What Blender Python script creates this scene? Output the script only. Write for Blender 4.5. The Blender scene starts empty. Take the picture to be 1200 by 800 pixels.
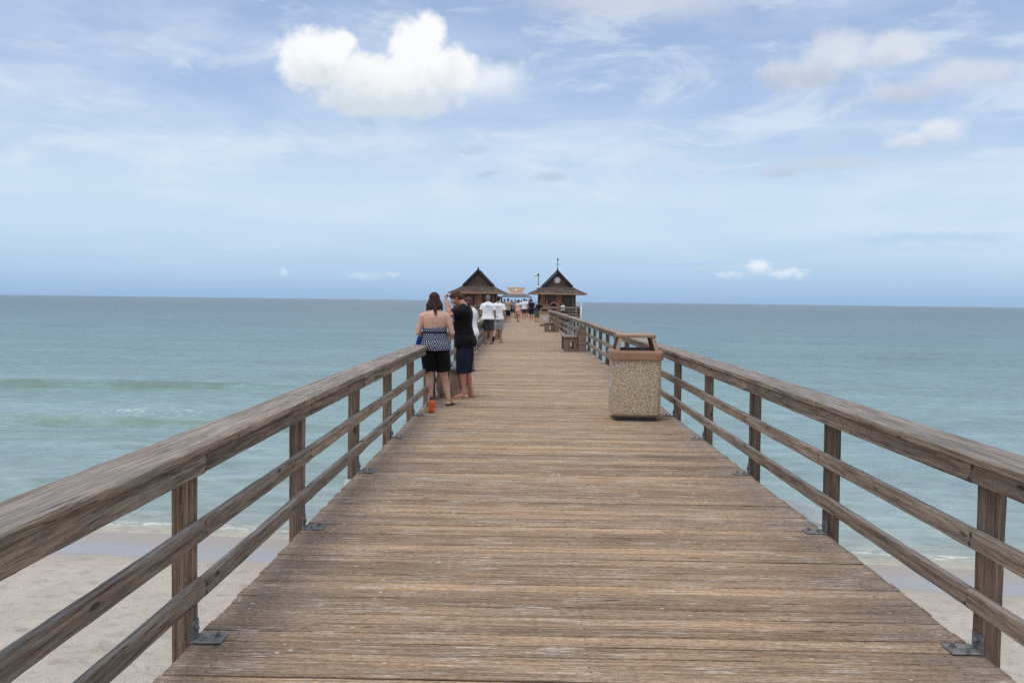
import bpy, bmesh, math, random
from mathutils import Vector, Matrix, noise, Euler
random.seed(11)
sc = bpy.context.scene
COL = sc.collection
PI = math.pi

# ------------------------------------------------------------------ node helpers
class NT:
    def __init__(s, nt):
        s.nt = nt; s.L = nt.links
    def node(s, typ, **kw):
        n = s.nt.nodes.new(typ)
        for k, v in kw.items(): setattr(n, k, v)
        return n
    def put(s, sock, v):
        if isinstance(v, bpy.types.NodeSocket): s.L.new(v, sock)
        elif v is not None: sock.default_value = v
    def math(s, op, a, b=None, c=None, clamp=False):
        n = s.node('ShaderNodeMath', operation=op, use_clamp=clamp)
        s.put(n.inputs[0], a)
        if b is not None: s.put(n.inputs[1], b)
        if c is not None: s.put(n.inputs[2], c)
        return n.outputs[0]
    def vmath(s, op, a, b=None, scale=None):
        n = s.node('ShaderNodeVectorMath', operation=op)
        s.put(n.inputs[0], a)
        if b is not None: s.put(n.inputs[1], b)
        if scale is not None: s.put(n.inputs[3], scale)
        return n.outputs['Value'] if op in ('LENGTH', 'DOT_PRODUCT', 'DISTANCE') else n.outputs['Vector']
    def noise(s, vec, scale, detail=4, rough=.55, dist=0.0, color=False):
        n = s.node('ShaderNodeTexNoise')
        s.put(n.inputs['Vector'], vec); s.put(n.inputs['Scale'], scale)
        s.put(n.inputs['Detail'], detail); s.put(n.inputs['Roughness'], rough); s.put(n.inputs['Distortion'], dist)
        return n.outputs['Color' if color else 'Fac']
    def voro(s, vec, scale, feature='F1', out='Distance', rnd=1.0):
        n = s.node('ShaderNodeTexVoronoi', feature=feature)
        s.put(n.inputs['Vector'], vec); s.put(n.inputs['Scale'], scale); s.put(n.inputs['Randomness'], rnd)
        return n.outputs[out]
    def ramp(s, fac, stops, interp='LINEAR'):
        n = s.node('ShaderNodeValToRGB'); s.put(n.inputs[0], fac)
        cr = n.color_ramp; cr.interpolation = interp
        while len(cr.elements) < len(stops): cr.elements.new(.5)
        for e, (p, c) in zip(cr.elements, stops):
            e.position = p
            e.color = (c, c, c, 1) if isinstance(c, (int, float)) else (*c[:3], 1)
        return n.outputs[0]
    def step(s, v, a, b, smooth=True):
        n = s.node('ShaderNodeMapRange', interpolation_type='SMOOTHSTEP' if smooth else 'LINEAR')
        s.put(n.inputs[0], v); s.put(n.inputs[1], a); s.put(n.inputs[2], b)
        return n.outputs[0]
    def mix(s, f, a, b, mode='MIX'):
        n = s.node('ShaderNodeMix', data_type='RGBA', blend_type=mode)
        s.put(n.inputs[0], f)
        for sock, v in ((n.inputs[6], a), (n.inputs[7], b)):
            if isinstance(v, (tuple, list)): v = (*v[:3], 1)
            s.put(sock, v)
        return n.outputs[2]
    def xyz(s, v):
        n = s.node('ShaderNodeSeparateXYZ'); s.put(n.inputs[0], v); return n.outputs
    def comb(s, x, y, z=0.0):
        n = s.node('ShaderNodeCombineXYZ')
        for i, v in enumerate((x, y, z)): s.put(n.inputs[i], v)
        return n.outputs[0]
    def scale(s, v, k):
        return s.vmath('MULTIPLY', v, k)
    def bump(s, h, strength=.5, dist=.01, normal=None):
        n = s.node('ShaderNodeBump'); s.put(n.inputs['Strength'], strength); s.put(n.inputs['Distance'], dist)
        s.put(n.inputs['Height'], h)
        if normal: s.put(n.inputs['Normal'], normal)
        return n.outputs[0]

def material(name, build):
    m = bpy.data.materials.new(name); m.use_nodes = True
    nt = m.node_tree; nt.nodes.clear()
    n = NT(nt)
    out = n.node('ShaderNodeOutputMaterial')
    b = n.node('ShaderNodeBsdfPrincipled')
    n.L.new(b.outputs[0], out.inputs[0])
    build(n, b, out)
    return m

def simple(name, col, rough=.6, var=.15, nscale=8, bump=0.0, bscale=60, metal=0.0, spec=.5):
    def f(n, b, out):
        tc = n.node('ShaderNodeTexCoord').outputs['Object']
        v = n.noise(tc, nscale, 5)
        dark = tuple(c * (1 - var) for c in col); lite = tuple(min(1, c * (1 + var)) for c in col)
        n.put(b.inputs['Base Color'], n.ramp(v, [(.3, dark), (.7, lite)]))
        b.inputs['Roughness'].default_value = rough; b.inputs['Metallic'].default_value = metal
        b.inputs['Specular IOR Level'].default_value = spec
        if bump: n.put(b.inputs['Normal'], n.bump(n.noise(tc, bscale, 4), bump, .01))
    return material(name, f)

# ------------------------------------------------------------------ wood
def wood(name, dark, mid, lite, bumpk=.6, wear=None, cross=38.0):
    """weathered timber; the grain runs along the board (attribute gco.x)"""
    def f(n, b, out):
        at = n.node('ShaderNodeAttribute', attribute_name='gco').outputs['Vector']
        rnd = n.node('ShaderNodeAttribute', attribute_name='rnd').outputs['Fac']
        pos = n.node('ShaderNodeNewGeometry').outputs['Position']
        wob = n.noise(n.scale(at, (1.3, 3, 3)), 1.0, 3, color=True)
        at2 = n.vmath('ADD', at, n.scale(wob, (0, .022, .022)))
        grain = n.noise(n.scale(at2, (1.6, cross, cross)), 1.0, 6, .68)
        fine = n.noise(n.scale(at2, (5, cross * 4.5, cross * 4.5)), 1.0, 4, .6)
        blot = n.noise(n.scale(at, (1.1, 4, 4)), 1.0, 5, .6)
        g = n.math('ADD', n.math('MULTIPLY', grain, .62), n.math('MULTIPLY', fine, .38))
        c = n.ramp(g, [(.38, dark), (.5, mid), (.62, lite)])
        c = n.mix(n.step(blot, .38, .68), c, n.mix(1.0, c, (1.25, 1.2, 1.17), 'MULTIPLY'))
        c = n.mix(1.0, c, n.ramp(rnd, [(0, (.70, .68, .67)), (.5, (1, 1, 1)), (1, (1.22, 1.17, 1.09))]), 'MULTIPLY')
        # long drying cracks and pits
        cr = n.noise(n.scale(at2, (.9, cross * 1.5, cross * 1.5)), 1.0, 3, .5)
        crack = n.step(n.math('ABSOLUTE', n.math('SUBTRACT', cr, .62)), .012, .0)
        crack = n.math('MULTIPLY', crack, n.step(n.noise(n.scale(at, (1.7, 6, 6)), 1.0, 2), .44, .6))
        c = n.mix(crack, c, tuple(q * .32 for q in dark))
        kn = n.voro(n.scale(at, (2.2, 8, 8)), 1.0)
        knot = n.step(kn, .13, .06)
        c = n.mix(n.math('MULTIPLY', knot, .8), c, tuple(q * .42 for q in dark))
        if wear:
            c = wear(n, c, pos, at, at2)
        n.put(b.inputs['Base Color'], c)
        b.inputs['Roughness'].default_value = .82; b.inputs['Specular IOR Level'].default_value = .25
        h = n.math('SUBTRACT', n.math('ADD', g, n.math('MULTIPLY', fine, .35)), n.math('MULTIPLY', crack, .9))
        h = n.math('SUBTRACT', h, n.math('MULTIPLY', knot, .3))
        n.put(b.inputs['Normal'], n.bump(h, bumpk, .012))
    return material(name, f)

def deck_wear(n, c, pos, at, at2):
    big = n.noise(n.scale(pos, (.55, .8, 1)), 1.0, 4, .6)
    mid = n.noise(n.scale(pos, (1.4, 6, 1)), 1.0, 5, .65)
    c = n.mix(n.math('MULTIPLY', n.step(mid, .5, .72), .5), c, (.47, .31, .185))          # tan foot-worn patches
    c = n.mix(n.math('MULTIPLY', n.step(big, .5, .7), .4), c, (.30, .25, .205))         # grey patches
    x = n.xyz(pos)[0]
    edge = n.step(n.math('ABSOLUTE', n.math('SUBTRACT', x, .3)), 1.0, 1.9)
    c = n.mix(n.math('MULTIPLY', edge, .5), c, (.235, .195, .16))
    dk = n.noise(n.scale(at2, (.8, 17, 17)), 1.0, 4, .6)
    c = n.mix(n.math('MULTIPLY', n.step(dk, .55, .68), .45), c, (.155, .115, .085))
    # pale scuffs: thin raised fibres bleached almost white
    sc1 = n.noise(n.scale(at2, (3.6, 110, 110)), 1.0, 3, .6)
    sc2 = n.noise(n.scale(pos, (2.4, 5, 1)), 1.0, 3, .6)
    c = n.mix(n.math('MULTIPLY', n.math('MULTIPLY', n.step(sc1, .55, .62), n.step(sc2, .48, .60)), .75), c, (.66, .60, .53))
    sp = n.voro(n.scale(pos, (9, 16, 9)), 1.0)
    sm = n.noise(n.scale(pos, (1.7, 2.3, 1)), 1.0, 2)
    c = n.mix(n.math('MULTIPLY', n.math('MULTIPLY', n.step(sp, .13, .07), n.step(sm, .50, .58)), .85), c, (.66, .62, .56))
    # darker seams between boards, uneven in width and strength
    su = n.math('ABSOLUTE', n.math('SUBTRACT', n.math('FRACT', n.math('DIVIDE', n.math('ADD', n.xyz(pos)[1], 3.0), .138)), .5))
    sw_ = n.noise(n.scale(pos, (1.1, 8, 1)), 1.0, 4, .6)
    c = n.mix(n.math('MULTIPLY', n.step(su, n.math('ADD', .02, n.math('MULTIPLY', sw_, .05)), .012), n.math('ADD', .25, n.math('MULTIPLY', n.step(sw_, .40, .58), .5))), c, (.075, .053, .039))
    # nail heads over the three joists
    fy = n.math('MULTIPLY', n.math('SUBTRACT', n.math('FRACT', n.math('MULTIPLY', n.math('ADD', n.xyz(pos)[1], 3.0), 2 / .138)), .5), .069)
    nails = None
    for xj in (-1.35, .3, 1.94):
        wx = n.math('ADD', n.math('SUBTRACT', x, xj), n.math('MULTIPLY', n.math('SUBTRACT', n.noise(n.scale(pos, (0, 9, 0)), 1.0, 1), .5), .05))
        d = n.vmath('LENGTH', n.comb(wx, fy, 0.0)); q = n.step(d, .0085, .0045)
        nails = q if nails is None else n.math('MAXIMUM', nails, q)
    c = n.mix(n.math('MULTIPLY', nails, .8), c, (.05, .04, .035))
    gr1 = n.noise(n.scale(pos, (26, 70, 1)), 1.0, 3, .7)
    c = n.mix(1.0, c, n.ramp(gr1, [(.34, (.66, .64, .63)), (.5, (1, 1, 1)), (.68, (1.35, 1.34, 1.33))]), 'MULTIPLY')
    return c

def rail_wear(n, c, pos, at, at2):
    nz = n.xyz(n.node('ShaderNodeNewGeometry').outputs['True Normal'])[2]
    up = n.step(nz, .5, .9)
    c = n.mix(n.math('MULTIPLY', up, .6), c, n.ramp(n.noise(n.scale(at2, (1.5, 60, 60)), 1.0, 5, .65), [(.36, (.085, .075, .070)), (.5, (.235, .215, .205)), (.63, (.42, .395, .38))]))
    lich = n.noise(n.scale(pos, (3, 2.2, 5)), 1.0, 5, .65)
    c = n.mix(n.math('MULTIPLY', n.step(lich, .5, .7), .45), c, (.20, .19, .155))
    return c

M = {}
M['deck'] = wood('deck_planks', (.165, .112, .072), (.325, .230, .152), (.475, .350, .238), .8, deck_wear, 62)
M['rail'] = wood('railing_timber', (.095, .072, .055), (.265, .208, .155), (.43, .355, .275), .9, rail_wear, 48)
M['post'] = wood('post_timber', (.070, .050, .038), (.17, .125, .095), (.28, .22, .17), .7, None, 30)
M['bench'] = wood('bench_timber', (.06, .042, .033), (.135, .098, .075), (.22, .175, .14), .6, rail_wear, 34)
M['pile'] = wood('pile_timber', (.05, .04, .03), (.10, .085, .07), (.16, .14, .12), .6, None, 22)
M['galv'] = simple('galvanised_steel', (.20, .20, .20), .65, .45, 40, .5, 90, .35)
M['rust'] = simple('rusty_bolt', (.055, .035, .028), .8, .3, 60)
M['concrete'] = simple('pier_concrete', (.42, .41, .38), .85, .2, 6, .4, 60)

# ------------------------------------------------------------------ objects
def tag(o, label=None, cat=None, group=None, kind=None):
    if label: o['label'] = label
    if cat: o['category'] = cat
    if group: o['group'] = group
    if kind: o['kind'] = kind
    return o
def empty(name, loc=(0, 0, 0), rz=0.0):
    o = bpy.data.objects.new(name, None); o.empty_display_size = .2
    o.location = loc; o.rotation_euler = (0, 0, rz); COL.objects.link(o); return o
def link(name, me, mats, parent=None, smooth=None):
    o = bpy.data.objects.new(name, me); COL.objects.link(o)
    for m in (mats if isinstance(mats, (list, tuple)) else [mats]): me.materials.append(m)
    if parent: o.parent = parent
    if smooth is not None:
        for p in me.polygons: p.use_smooth = smooth
    return o

class MB:
    """collects geometry (with grain coordinates) for ONE mesh object"""
    def __init__(s): s.v = []; s.f = []; s.g = []; s.r = []; s.mi = []; s.cur = 0
    def add(s, vs, fs, gs=None, r=None):
        o = len(s.v); s.v += [tuple(v) for v in vs]
        s.f += [tuple(i + o for i in f) for f in fs]; s.mi += [s.cur] * len(fs)
        s.g += [tuple(g) for g in (gs or vs)]
        s.r += [random.random() if r is None else r] * len(vs)
    def board(s, p0, p1, w, h, up=(0, 0, 1), seg=1, rag=0.0, ch=.004, r=None, path=None, warp=0.0):
        """plank from p0 to p1; w is its width sideways, h its height along up; bevelled, uneven edges"""
        p0, p1 = Vector(p0), Vector(p1); d = (p1 - p0); Ln = d.length; d.normalize()
        up = Vector(up); side = d.cross(up).normalized(); up = side.cross(d).normalized()
        prof = [(-w/2+ch, -h/2), (w/2-ch, -h/2), (w/2, -h/2+ch), (w/2, h/2-ch), (w/2-ch, h/2), (-w/2+ch, h/2), (-w/2, h/2-ch), (-w/2, -h/2+ch)] if ch > 0 else \
               [(-w/2, -h/2), (w/2, -h/2), (w/2, h/2), (-w/2, h/2)]
        n = len(prof); off = Vector((random.uniform(-50, 50), random.uniform(-50, 50), random.uniform(-50, 50)))
        vs = []; gs = []
        w1 = random.uniform(-warp, warp); w2 = random.uniform(-warp, warp)
        for i in range(seg + 1):
            t = i / seg; c = p0.lerp(p1, t)
            if path: c = path(c)
            c = c + side * w1 * math.sin(PI * t) + up * w2 * math.sin(PI * t)
            for k, (a, b) in enumerate(prof):
                p = c + side * a + up * b
                if rag and seg > 1:
                    q = Vector((t * Ln * 4.0, k * 1.7, 0)) + off
                    q2 = Vector((t * Ln * 16.0, k * 2.7, 5)) + off
                    e = (noise.noise(q) + .5 * noise.noise(q2)) * rag
                    p = p + side * e * (1 if a > 0 else -1) * .7 + up * e * (1 if b > 0 else -1)
                vs.append(p); gs.append(Vector((t * Ln, a, b)) + off)
        fs = []
        for i in range(seg):
            for k in range(n):
                a = i * n + k; b = i * n + (k + 1) % n
                fs.append((a, b, b + n, a + n))
        fs.append(tuple(range(n - 1, -1, -1))); fs.append(tuple(range(seg * n, seg * n + n)))
        s.add(vs, fs, gs, r)
    def box(s, c, size, rz=0.0, ch=0.0, r=None):
        x, y, z = c; sx, sy, sz = size
        a = Vector((x, y, z - sz / 2)); b = Vector((x, y, z + sz / 2))
        s.board(a, b, sx, sy, up=(-math.sin(rz), math.cos(rz), 0), ch=ch, r=r)
    def tube(s, pts, rad, n=10, cap=True, r=None):
        pts = [Vector(p) for p in pts]; rad = rad if isinstance(rad, (list, tuple)) else [rad] * len(pts)
        vs = []; gs = []; off = Vector((random.uniform(-9, 9),) * 3); L = 0
        for i, p in enumerate(pts):
            d = (pts[min(i + 1, len(pts) - 1)] - pts[max(i - 1, 0)]).normalized()
            a = d.orthogonal().normalized() if i == 0 else (a - d * a.dot(d)).normalized()
            b = d.cross(a)
            if i: L += (p - pts[i - 1]).length
            for k in range(n):
                t = 2 * PI * k / n; q = a * math.cos(t) * rad[i] + b * math.sin(t) * rad[i]
                vs.append(p + q); gs.append(off + Vector((L, q.dot(a), q.dot(b))))
        fs = [(i * n + k, i * n + (k + 1) % n, (i + 1) * n + (k + 1) % n, (i + 1) * n + k) for i in range(len(pts) - 1) for k in range(n)]
        if cap: fs += [tuple(range(n - 1, -1, -1)), tuple(range((len(pts) - 1) * n, len(pts) * n))]
        s.add(vs, fs, gs, r)
    def loft(s, rings, cap=True):
        n = len(rings[0]); vs = [v for r in rings for v in r]
        fs = [(i * n + k, i * n + (k + 1) % n, (i + 1) * n + (k + 1) % n, (i + 1) * n + k) for i in range(len(rings) - 1) for k in range(n)]
        if cap: fs += [tuple(range(n - 1, -1, -1)), tuple(range((len(rings) - 1) * n, len(rings) * n))]
        s.add(vs, fs)
    def ball(s, c, r, R=None, nu=14, nv=9):
        c = Vector(c); r = (r, r, r) if isinstance(r, (int, float)) else r
        vs = []; fs = []
        for j in range(nv + 1):
            ph = -PI / 2 + PI * j / nv
            for k in range(nu):
                th = 2 * PI * k / nu
                p = Vector((r[0] * math.cos(ph) * math.cos(th), r[1] * math.cos(ph) * math.sin(th), r[2] * math.sin(ph)))
                if R is not None: p = R @ p
                vs.append(c + p)
        for j in range(nv):
            for k in range(nu):
                fs.append((j * nu + k, j * nu + (k + 1) % nu, (j + 1) * nu + (k + 1) % nu, (j + 1) * nu + k))
        s.add(vs, fs)
    def mesh(s, name):
        me = bpy.data.meshes.new(name); me.from_pydata(s.v, [], s.f)
        a = me.attributes.new('gco', 'FLOAT_VECTOR', 'POINT'); a.data.foreach_set('vector', [c for g in s.g for c in g])
        b = me.attributes.new('rnd', 'FLOAT', 'POINT'); b.data.foreach_set('value', s.r)
        if any(s.mi): me.polygons.foreach_set('material_index', s.mi)
        me.update(); return me
    def build(s, name, mats, parent=None, smooth=None): return link(name, s.mesh(name), mats, parent, smooth)

def kids(o): return [c for c in bpy.data.objects if c.parent == o]
def copy_tree(o, parent=None):
    c = o.copy(); COL.objects.link(c); c.parent = parent
    for k in kids(o): copy_tree(k, c)
    return c

# ------------------------------------------------------------------ camera
cd = bpy.data.cameras.new('camera'); cam = bpy.data.objects.new('camera', cd); COL.objects.link(cam); sc.camera = cam
cd.sensor_width = 36; cd.lens = 36 * 1120 / 1200; cd.clip_start = .1; cd.clip_end = 60000
cam.matrix_world = Matrix.Translation((0, 0, 1.6)) @ Matrix.Rotation(math.radians(.8393), 4, 'Z') @ Matrix.Rotation(math.radians(90 - 2.4134), 4, 'X') @ Matrix.Rotation(math.radians(.72), 4, 'Z')

# ------------------------------------------------------------------ world and sun
SUN_EL, SUN_AZ = 68, -150          # azimuth clockwise from +Y
w = bpy.data.worlds.new('World'); sc.world = w; w.use_nodes = True
w.node_tree.nodes.clear(); n = NT(w.node_tree)
wo = n.node('ShaderNodeOutputWorld'); bg = n.node('ShaderNodeBackground'); n.L.new(bg.outputs[0], wo.inputs[0])
sky = n.node('ShaderNodeTexSky', sky_type='NISHITA'); sky.sun_disc = False
sky.sun_elevation = math.radians(SUN_EL); sky.sun_rotation = math.radians(SUN_AZ)
sky.altitude = 0; sky.air_density = 1.0; sky.dust_density = 1.6; sky.ozone_density = 1.5
D = n.vmath('NORMALIZE', n.node('ShaderNodeTexCoord').outputs['Generated'])
dx, dy, dz = n.xyz(D)
az = n.math('MULTIPLY', n.math('ARCTAN2', dx, dy), 57.2958)
el = n.math('MULTIPLY', n.math('ARCSINE', dz), 57.2958)
P = n.comb(az, el, 0.0)
zz = n.math('ADD', n.math('MAXIMUM', dz, 0.0), .10)
Q = n.comb(n.math('DIVIDE', dx, zz), n.math('DIVIDE', dy, zz), 0.0)
K = 10.0                            # colours below are shown values: the background strength is 0.1
def kc(r, g, b): return (r * K, g * K, b * K)
base = n.mix(1.0, n.ramp(n.math('DIVIDE', el, 40), [(0, (.37, .575, .86)), (.035, (.46, .675, .95)), (.10, (.60, .79, 1.0)), (.16, (.64, .81, .99)), (.27, (.45, .61, .89)), (.42, (.365, .50, .78)), (1, (.34, .46, .71))]), (K, K, K), 'MULTIPLY')
sk = n.mix(.80, sky.outputs[0], base)
# high thin veil
veil = n.noise(n.scale(Q, (.55, .8, 1)), 1.0, 8, .62, .5)
veil2 = n.noise(n.vmath('ADD', n.scale(P, (.05, .16, 1)), (7, 3, 0)), 1.0, 6, .6, .4)
vm = n.step(n.math('ADD', n.math('MULTIPLY', veil, .55), n.math('MULTIPLY', veil2, .45)), .42, .66)
sk = n.mix(n.math('MULTIPLY', n.math('MULTIPLY', vm, n.step(el, .5, 4.5)), .7), sk, kc(.71, .81, .945))
streak = n.noise(n.vmath('ADD', n.scale(P, (.12, .30, 1)), (31, 9, 0)), 1.0, 7, .64, .5)
sm = n.math('MULTIPLY', n.step(streak, .47, .66), n.step(el, 3.0, 8.0))
sk = n.mix(n.math('MULTIPLY', sm, .52), sk, kc(.76, .84, .94))
gr = n.noise(n.vmath('ADD', n.scale(P, (.07, .25, 1)), (11, 19, 0)), 1.0, 6, .6, .6)
gm = n.math('MULTIPLY', n.step(gr, .54, .74), n.step(el, 9.0, 15.0))
sk = n.mix(n.math('MULTIPLY', gm, .45), sk, kc(.50, .56, .67))
# overhead, out of view, the milky cloud cover is brightened to add diffuse light
sk = n.mix(n.math('MULTIPLY', n.step(el, 19, 45), .7), sk, kc(1.22, 1.25, 1.32))

DN = {k: (n.noise(n.vmath('ADD', P, (k * 13.1, k * 7.7, 0)), k, 5, .6, color=True), n.noise(n.vmath('ADD', P, (k * 3.1, k * 5.7, 0)), k * 2.6, 6, .56)) for k in (.45, 1.2)}
def cloud(sky_in, blobs, top, bot, seed, soft=(.0, .5), amp=1.0, nsc=.35, opacity=1.0, base_el=None, fk=.35):
    dn, fine = DN[.45 if nsc < .8 else 1.2]
    Pd = n.vmath('ADD', P, n.vmath('SCALE', n.vmath('SUBTRACT', dn, (.5, .5, .5)), scale=amp * 3.0))
    cur = None
    for (a, e, ra, re) in blobs:
        d = n.vmath('LENGTH', n.scale(n.vmath('SUBTRACT', Pd, (a, e, 0)), (1 / ra, 1 / re, 0)))
        v = n.math('SUBTRACT', 1.0, d)
        if cur is None: cur = v
        else:
            m = n.node('ShaderNodeMath', operation='SMOOTH_MAX'); n.put(m.inputs[0], cur); n.put(m.inputs[1], v); m.inputs[2].default_value = .25
            cur = m.outputs[0]
    cur = n.math('ADD', cur, n.math('MULTIPLY', n.math('SUBTRACT', fine, .5), fk))
    mask = n.math('MULTIPLY', n.step(cur, *soft), opacity)
    e0 = min(b[1] - b[3] for b in blobs) if base_el is None else base_el; e1 = max(b[1] + b[3] for b in blobs)
    lit = n.step(n.math('ADD', el, n.math('MULTIPLY', n.math('SUBTRACT', n.xyz(dn)[2], .5), (e1 - e0) * .9)), e0, e0 + (e1 - e0) * .62)
    col = n.mix(lit, bot, top)
    return n.mix(mask, sky_in, col)
W_ = kc(.97, .985, 1.0)
sk = cloud(sk, [(-2.4, 12.9, 3.0, 1.4), (-4.4, 12.7, 3.0, 1.6), (-8, 11.3, 5.0, 1.1)], kc(.86, .90, .96), kc(.62, .71, .82), 1, (-.1, .85), .45, .5, .85, 10.9, .6)
sk = cloud(sk, [(-12.7, 13.5, 2.5, 2.1), (-11.4, 14.4, 1.3, 1.1), (-9.8, 12.7, 3.2, 1.7), (-7.2, 12.5, 3.4, 2.1), (-6.7, 14.3, 2.0, 2.3), (-6.0, 15.4, 1.2, 1.3), (-4.7, 13.3, 1.9, 1.7), (-8.5, 11.5, 4.8, 1.1)],
           kc(.97, .98, .99), kc(.64, .72, .79), 1, (-.02, .40), .34, .5, .98, 10.7, .62)
sk = cloud(sk, [(17.6, 13.9, 2.3, 1.7), (15.6, 12.8, 3.2, 1.1), (20.6, 13.9, 2.6, 1.1)], kc(.76, .79, .85), kc(.50, .56, .66), 2, (-.05, .6), .4, .4, .72, None, .6)
sk = cloud(sk, [(24.2, 12.3, 3.2, 1.1), (21.2, 11.6, 2.4, .8)], kc(.70, .74, .81), kc(.52, .58, .68), 3, (-.05, .65), .4, .4, .66, None, .6)
sk = cloud(sk, [(23.0, 9.4, 1.7, .85), (21.4, 8.9, 1.6, .65)], kc(.84, .86, .90), kc(.54, .60, .70), 4, (-.05, .7), .35, .6, .62, None, .8)
sk = cloud(sk, [(17.2, 7.9, 3.6, .5), (14.6, 7.6, 1.6, .4)], kc(.60, .66, .77), kc(.50, .57, .70), 4, (-.05, .6), .3, .6, .62, None, .6)
sk = cloud(sk, [(13.6, 2.1, 1.0, .62), (15.1, 1.75, 1.6, .42), (12.0, 1.65, 1.4, .3)], kc(.86, .91, .97), kc(.50, .66, .85), 5, (.0, .75), .3, 1.1, .8, None, .8)
sk = cloud(sk, [(-14.3, 1.5, .35, .36), (-9.6, 1.35, 1.4, .35), (-8.0, 1.5, .7, .25)], kc(.74, .86, .96), kc(.50, .68, .90), 6, (.0, .8), .2, 1.4, .4, None, .8)
sk = cloud(sk, [(-2.4, 7.5, 1.0, .28), (1.3, 7.4, 1.3, .42), (-3.6, 8.9, 1.6, .35)], kc(.50, .58, .72), kc(.44, .53, .69), 7, (-.1, .8), .25, .9, .55)
sk = cloud(sk, [(6.0, 17.2, 7.5, 1.5), (-1.0, 17.8, 3.5, .8)], kc(.70, .73, .80), kc(.60, .66, .78), 8, (-.1, .8), .5, .35, .7)
sk = cloud(sk, [(23.0, 3.7, 5.5, .40), (9.0, 2.3, 3.5, .12)], kc(.42, .60, .85), kc(.42, .60, .85), 9, (-.1, .7), .3, .7, .5)
n.put(bg.inputs[0], sk); bg.inputs[1].default_value = .1
sl = bpy.data.lights.new('sun', 'SUN'); sl.energy = 1.45; sl.angle = math.radians(20); sl.color = (1, .955, .89)
so = bpy.data.objects.new('sun', sl); COL.objects.link(so)
a_, e_ = math.radians(SUN_AZ), math.radians(SUN_EL)
so.rotation_euler = Vector((math.sin(a_) * math.cos(e_), math.cos(a_) * math.cos(e_), math.sin(e_))).to_track_quat('Z', 'Y').to_euler()

# ------------------------------------------------------------------ sand and sea
SEA = -3.6
def shore(x): return 19.8 - .11 * x + .35 * math.sin(x * .16 + 1) + .15 * math.sin(x * .6)
def sand_mat(n, b, out):
    pos = n.node('ShaderNodeNewGeometry').outputs['Position']
    px, py, pz = n.xyz(pos)
    c = n.ramp(n.noise(pos, 1.2, 6, .65), [(.3, (.46, .405, .345)), (.7, (.57, .51, .44))])
    c = n.mix(n.math('MULTIPLY', n.step(n.noise(pos, 9, 5, .7), .5, .75), .4), c, (.56, .50, .43))
    dents = n.noise(n.vmath('ADD', pos, n.scale(n.noise(pos, 1.5, 2, color=True), (.4, .4, 0))), 3.6, 4, .6)
    c = n.mix(n.math('MULTIPLY', n.step(dents, .5, .32), .5), c, (.33, .28, .235))
    fp = n.voro(n.vmath('ADD', n.scale(pos, (1.0, 1.25, 1)), n.scale(n.noise(pos, 2.0, 2, color=True), (.5, .5, 0))), 1.7)
    pit = n.math('MULTIPLY', n.step(fp, .30, .12), n.step(n.noise(pos, .35, 2), .42, .6))
    c = n.mix(n.math('MULTIPLY', pit, .35), c, (.30, .255, .215))
    sp = n.voro(pos, 9.0); c = n.mix(n.step(sp, .07, .03), c, (.72, .70, .66))
    wd = n.voro(n.vmath('ADD', pos, (3, 8, 0)), 3.1); c = n.mix(n.math('MULTIPLY', n.step(wd, .07, .04), n.step(n.noise(pos, .5, 2), .5, .6)), c, (.09, .07, .045))
    edge = n.math('ADD', n.math('ADD', py, n.math('MULTIPLY', px, .095)), n.math('MULTIPLY', n.noise(n.scale(pos, (.35, .5, 1)), 1.0, 3), 1.1))
    wet = n.step(edge, 17.95, 18.5)
    damp = n.step(edge, 17.2, 18.2)
    c = n.mix(n.math('MULTIPLY', damp, .22), c, (.27, .215, .17))
    c = n.mix(wet, c, n.mix(n.step(edge, 18.4, 20.0), (.27, .24, .215), (.32, .27, .225)))
    n.put(b.inputs['Base Color'], c)
    n.put(b.inputs['Roughness'], n.math('SUBTRACT', .9, n.math('MULTIPLY', wet, n.math('SUBTRACT', .74, n.math('MULTIPLY', n.step(edge, 18.5, 20.2), .3)))))
    n.put(b.inputs['Specular IOR Level'], n.math('ADD', .2, n.math('MULTIPLY', wet, .42)))
    h = n.math('SUBTRACT', n.math('ADD', dents, n.math('MULTIPLY', n.noise(pos, 30, 4, .7), .35)), n.math('MULTIPLY', pit, .6))
    n.put(b.inputs['Normal'], n.bump(h, n.math('SUBTRACT', 1.0, n.math('MULTIPLY', wet, .97)), .09))
M['sand'] = material('beach_sand', sand_mat)
def grid(xs, ys, zf):
    vs = [(x, y, zf(x, y)) for y in ys for x in xs]; nx = len(xs)
    fs = [(j * nx + i, j * nx + i + 1, (j + 1) * nx + i + 1, (j + 1) * nx + i) for j in range(len(ys) - 1) for i in range(nx - 1)]
    return vs, fs
def frange(a, b, k): return [a + (b - a) * i / k for i in range(k + 1)]
def sand_z(x, y):
    s = shore(x)
    t = (s - y)
    z = SEA + (.045 * t if t > 0 else .10 * t)
    if t > 2: z += .03 * noise.noise(Vector((x * 1.2, y * 1.2, 0))) + .06 * noise.noise(Vector((x * .3, y * .3, 3))) * min(1, (t - 2) / 3)
    return max(z, SEA - 3)
xs = [-400, -120, -50] + frange(-30, 30, 150) + [50, 120, 400]
ys = [-300, -80, -20] + frange(0, 26, 75) + [30, 40, 60]
m = MB(); m.add(*grid(xs, ys, sand_z)); tag(m.build('beach_sand', M['sand'], smooth=True), 'pale sandy beach below the foot of the pier', 'sand', kind='structure')

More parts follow.
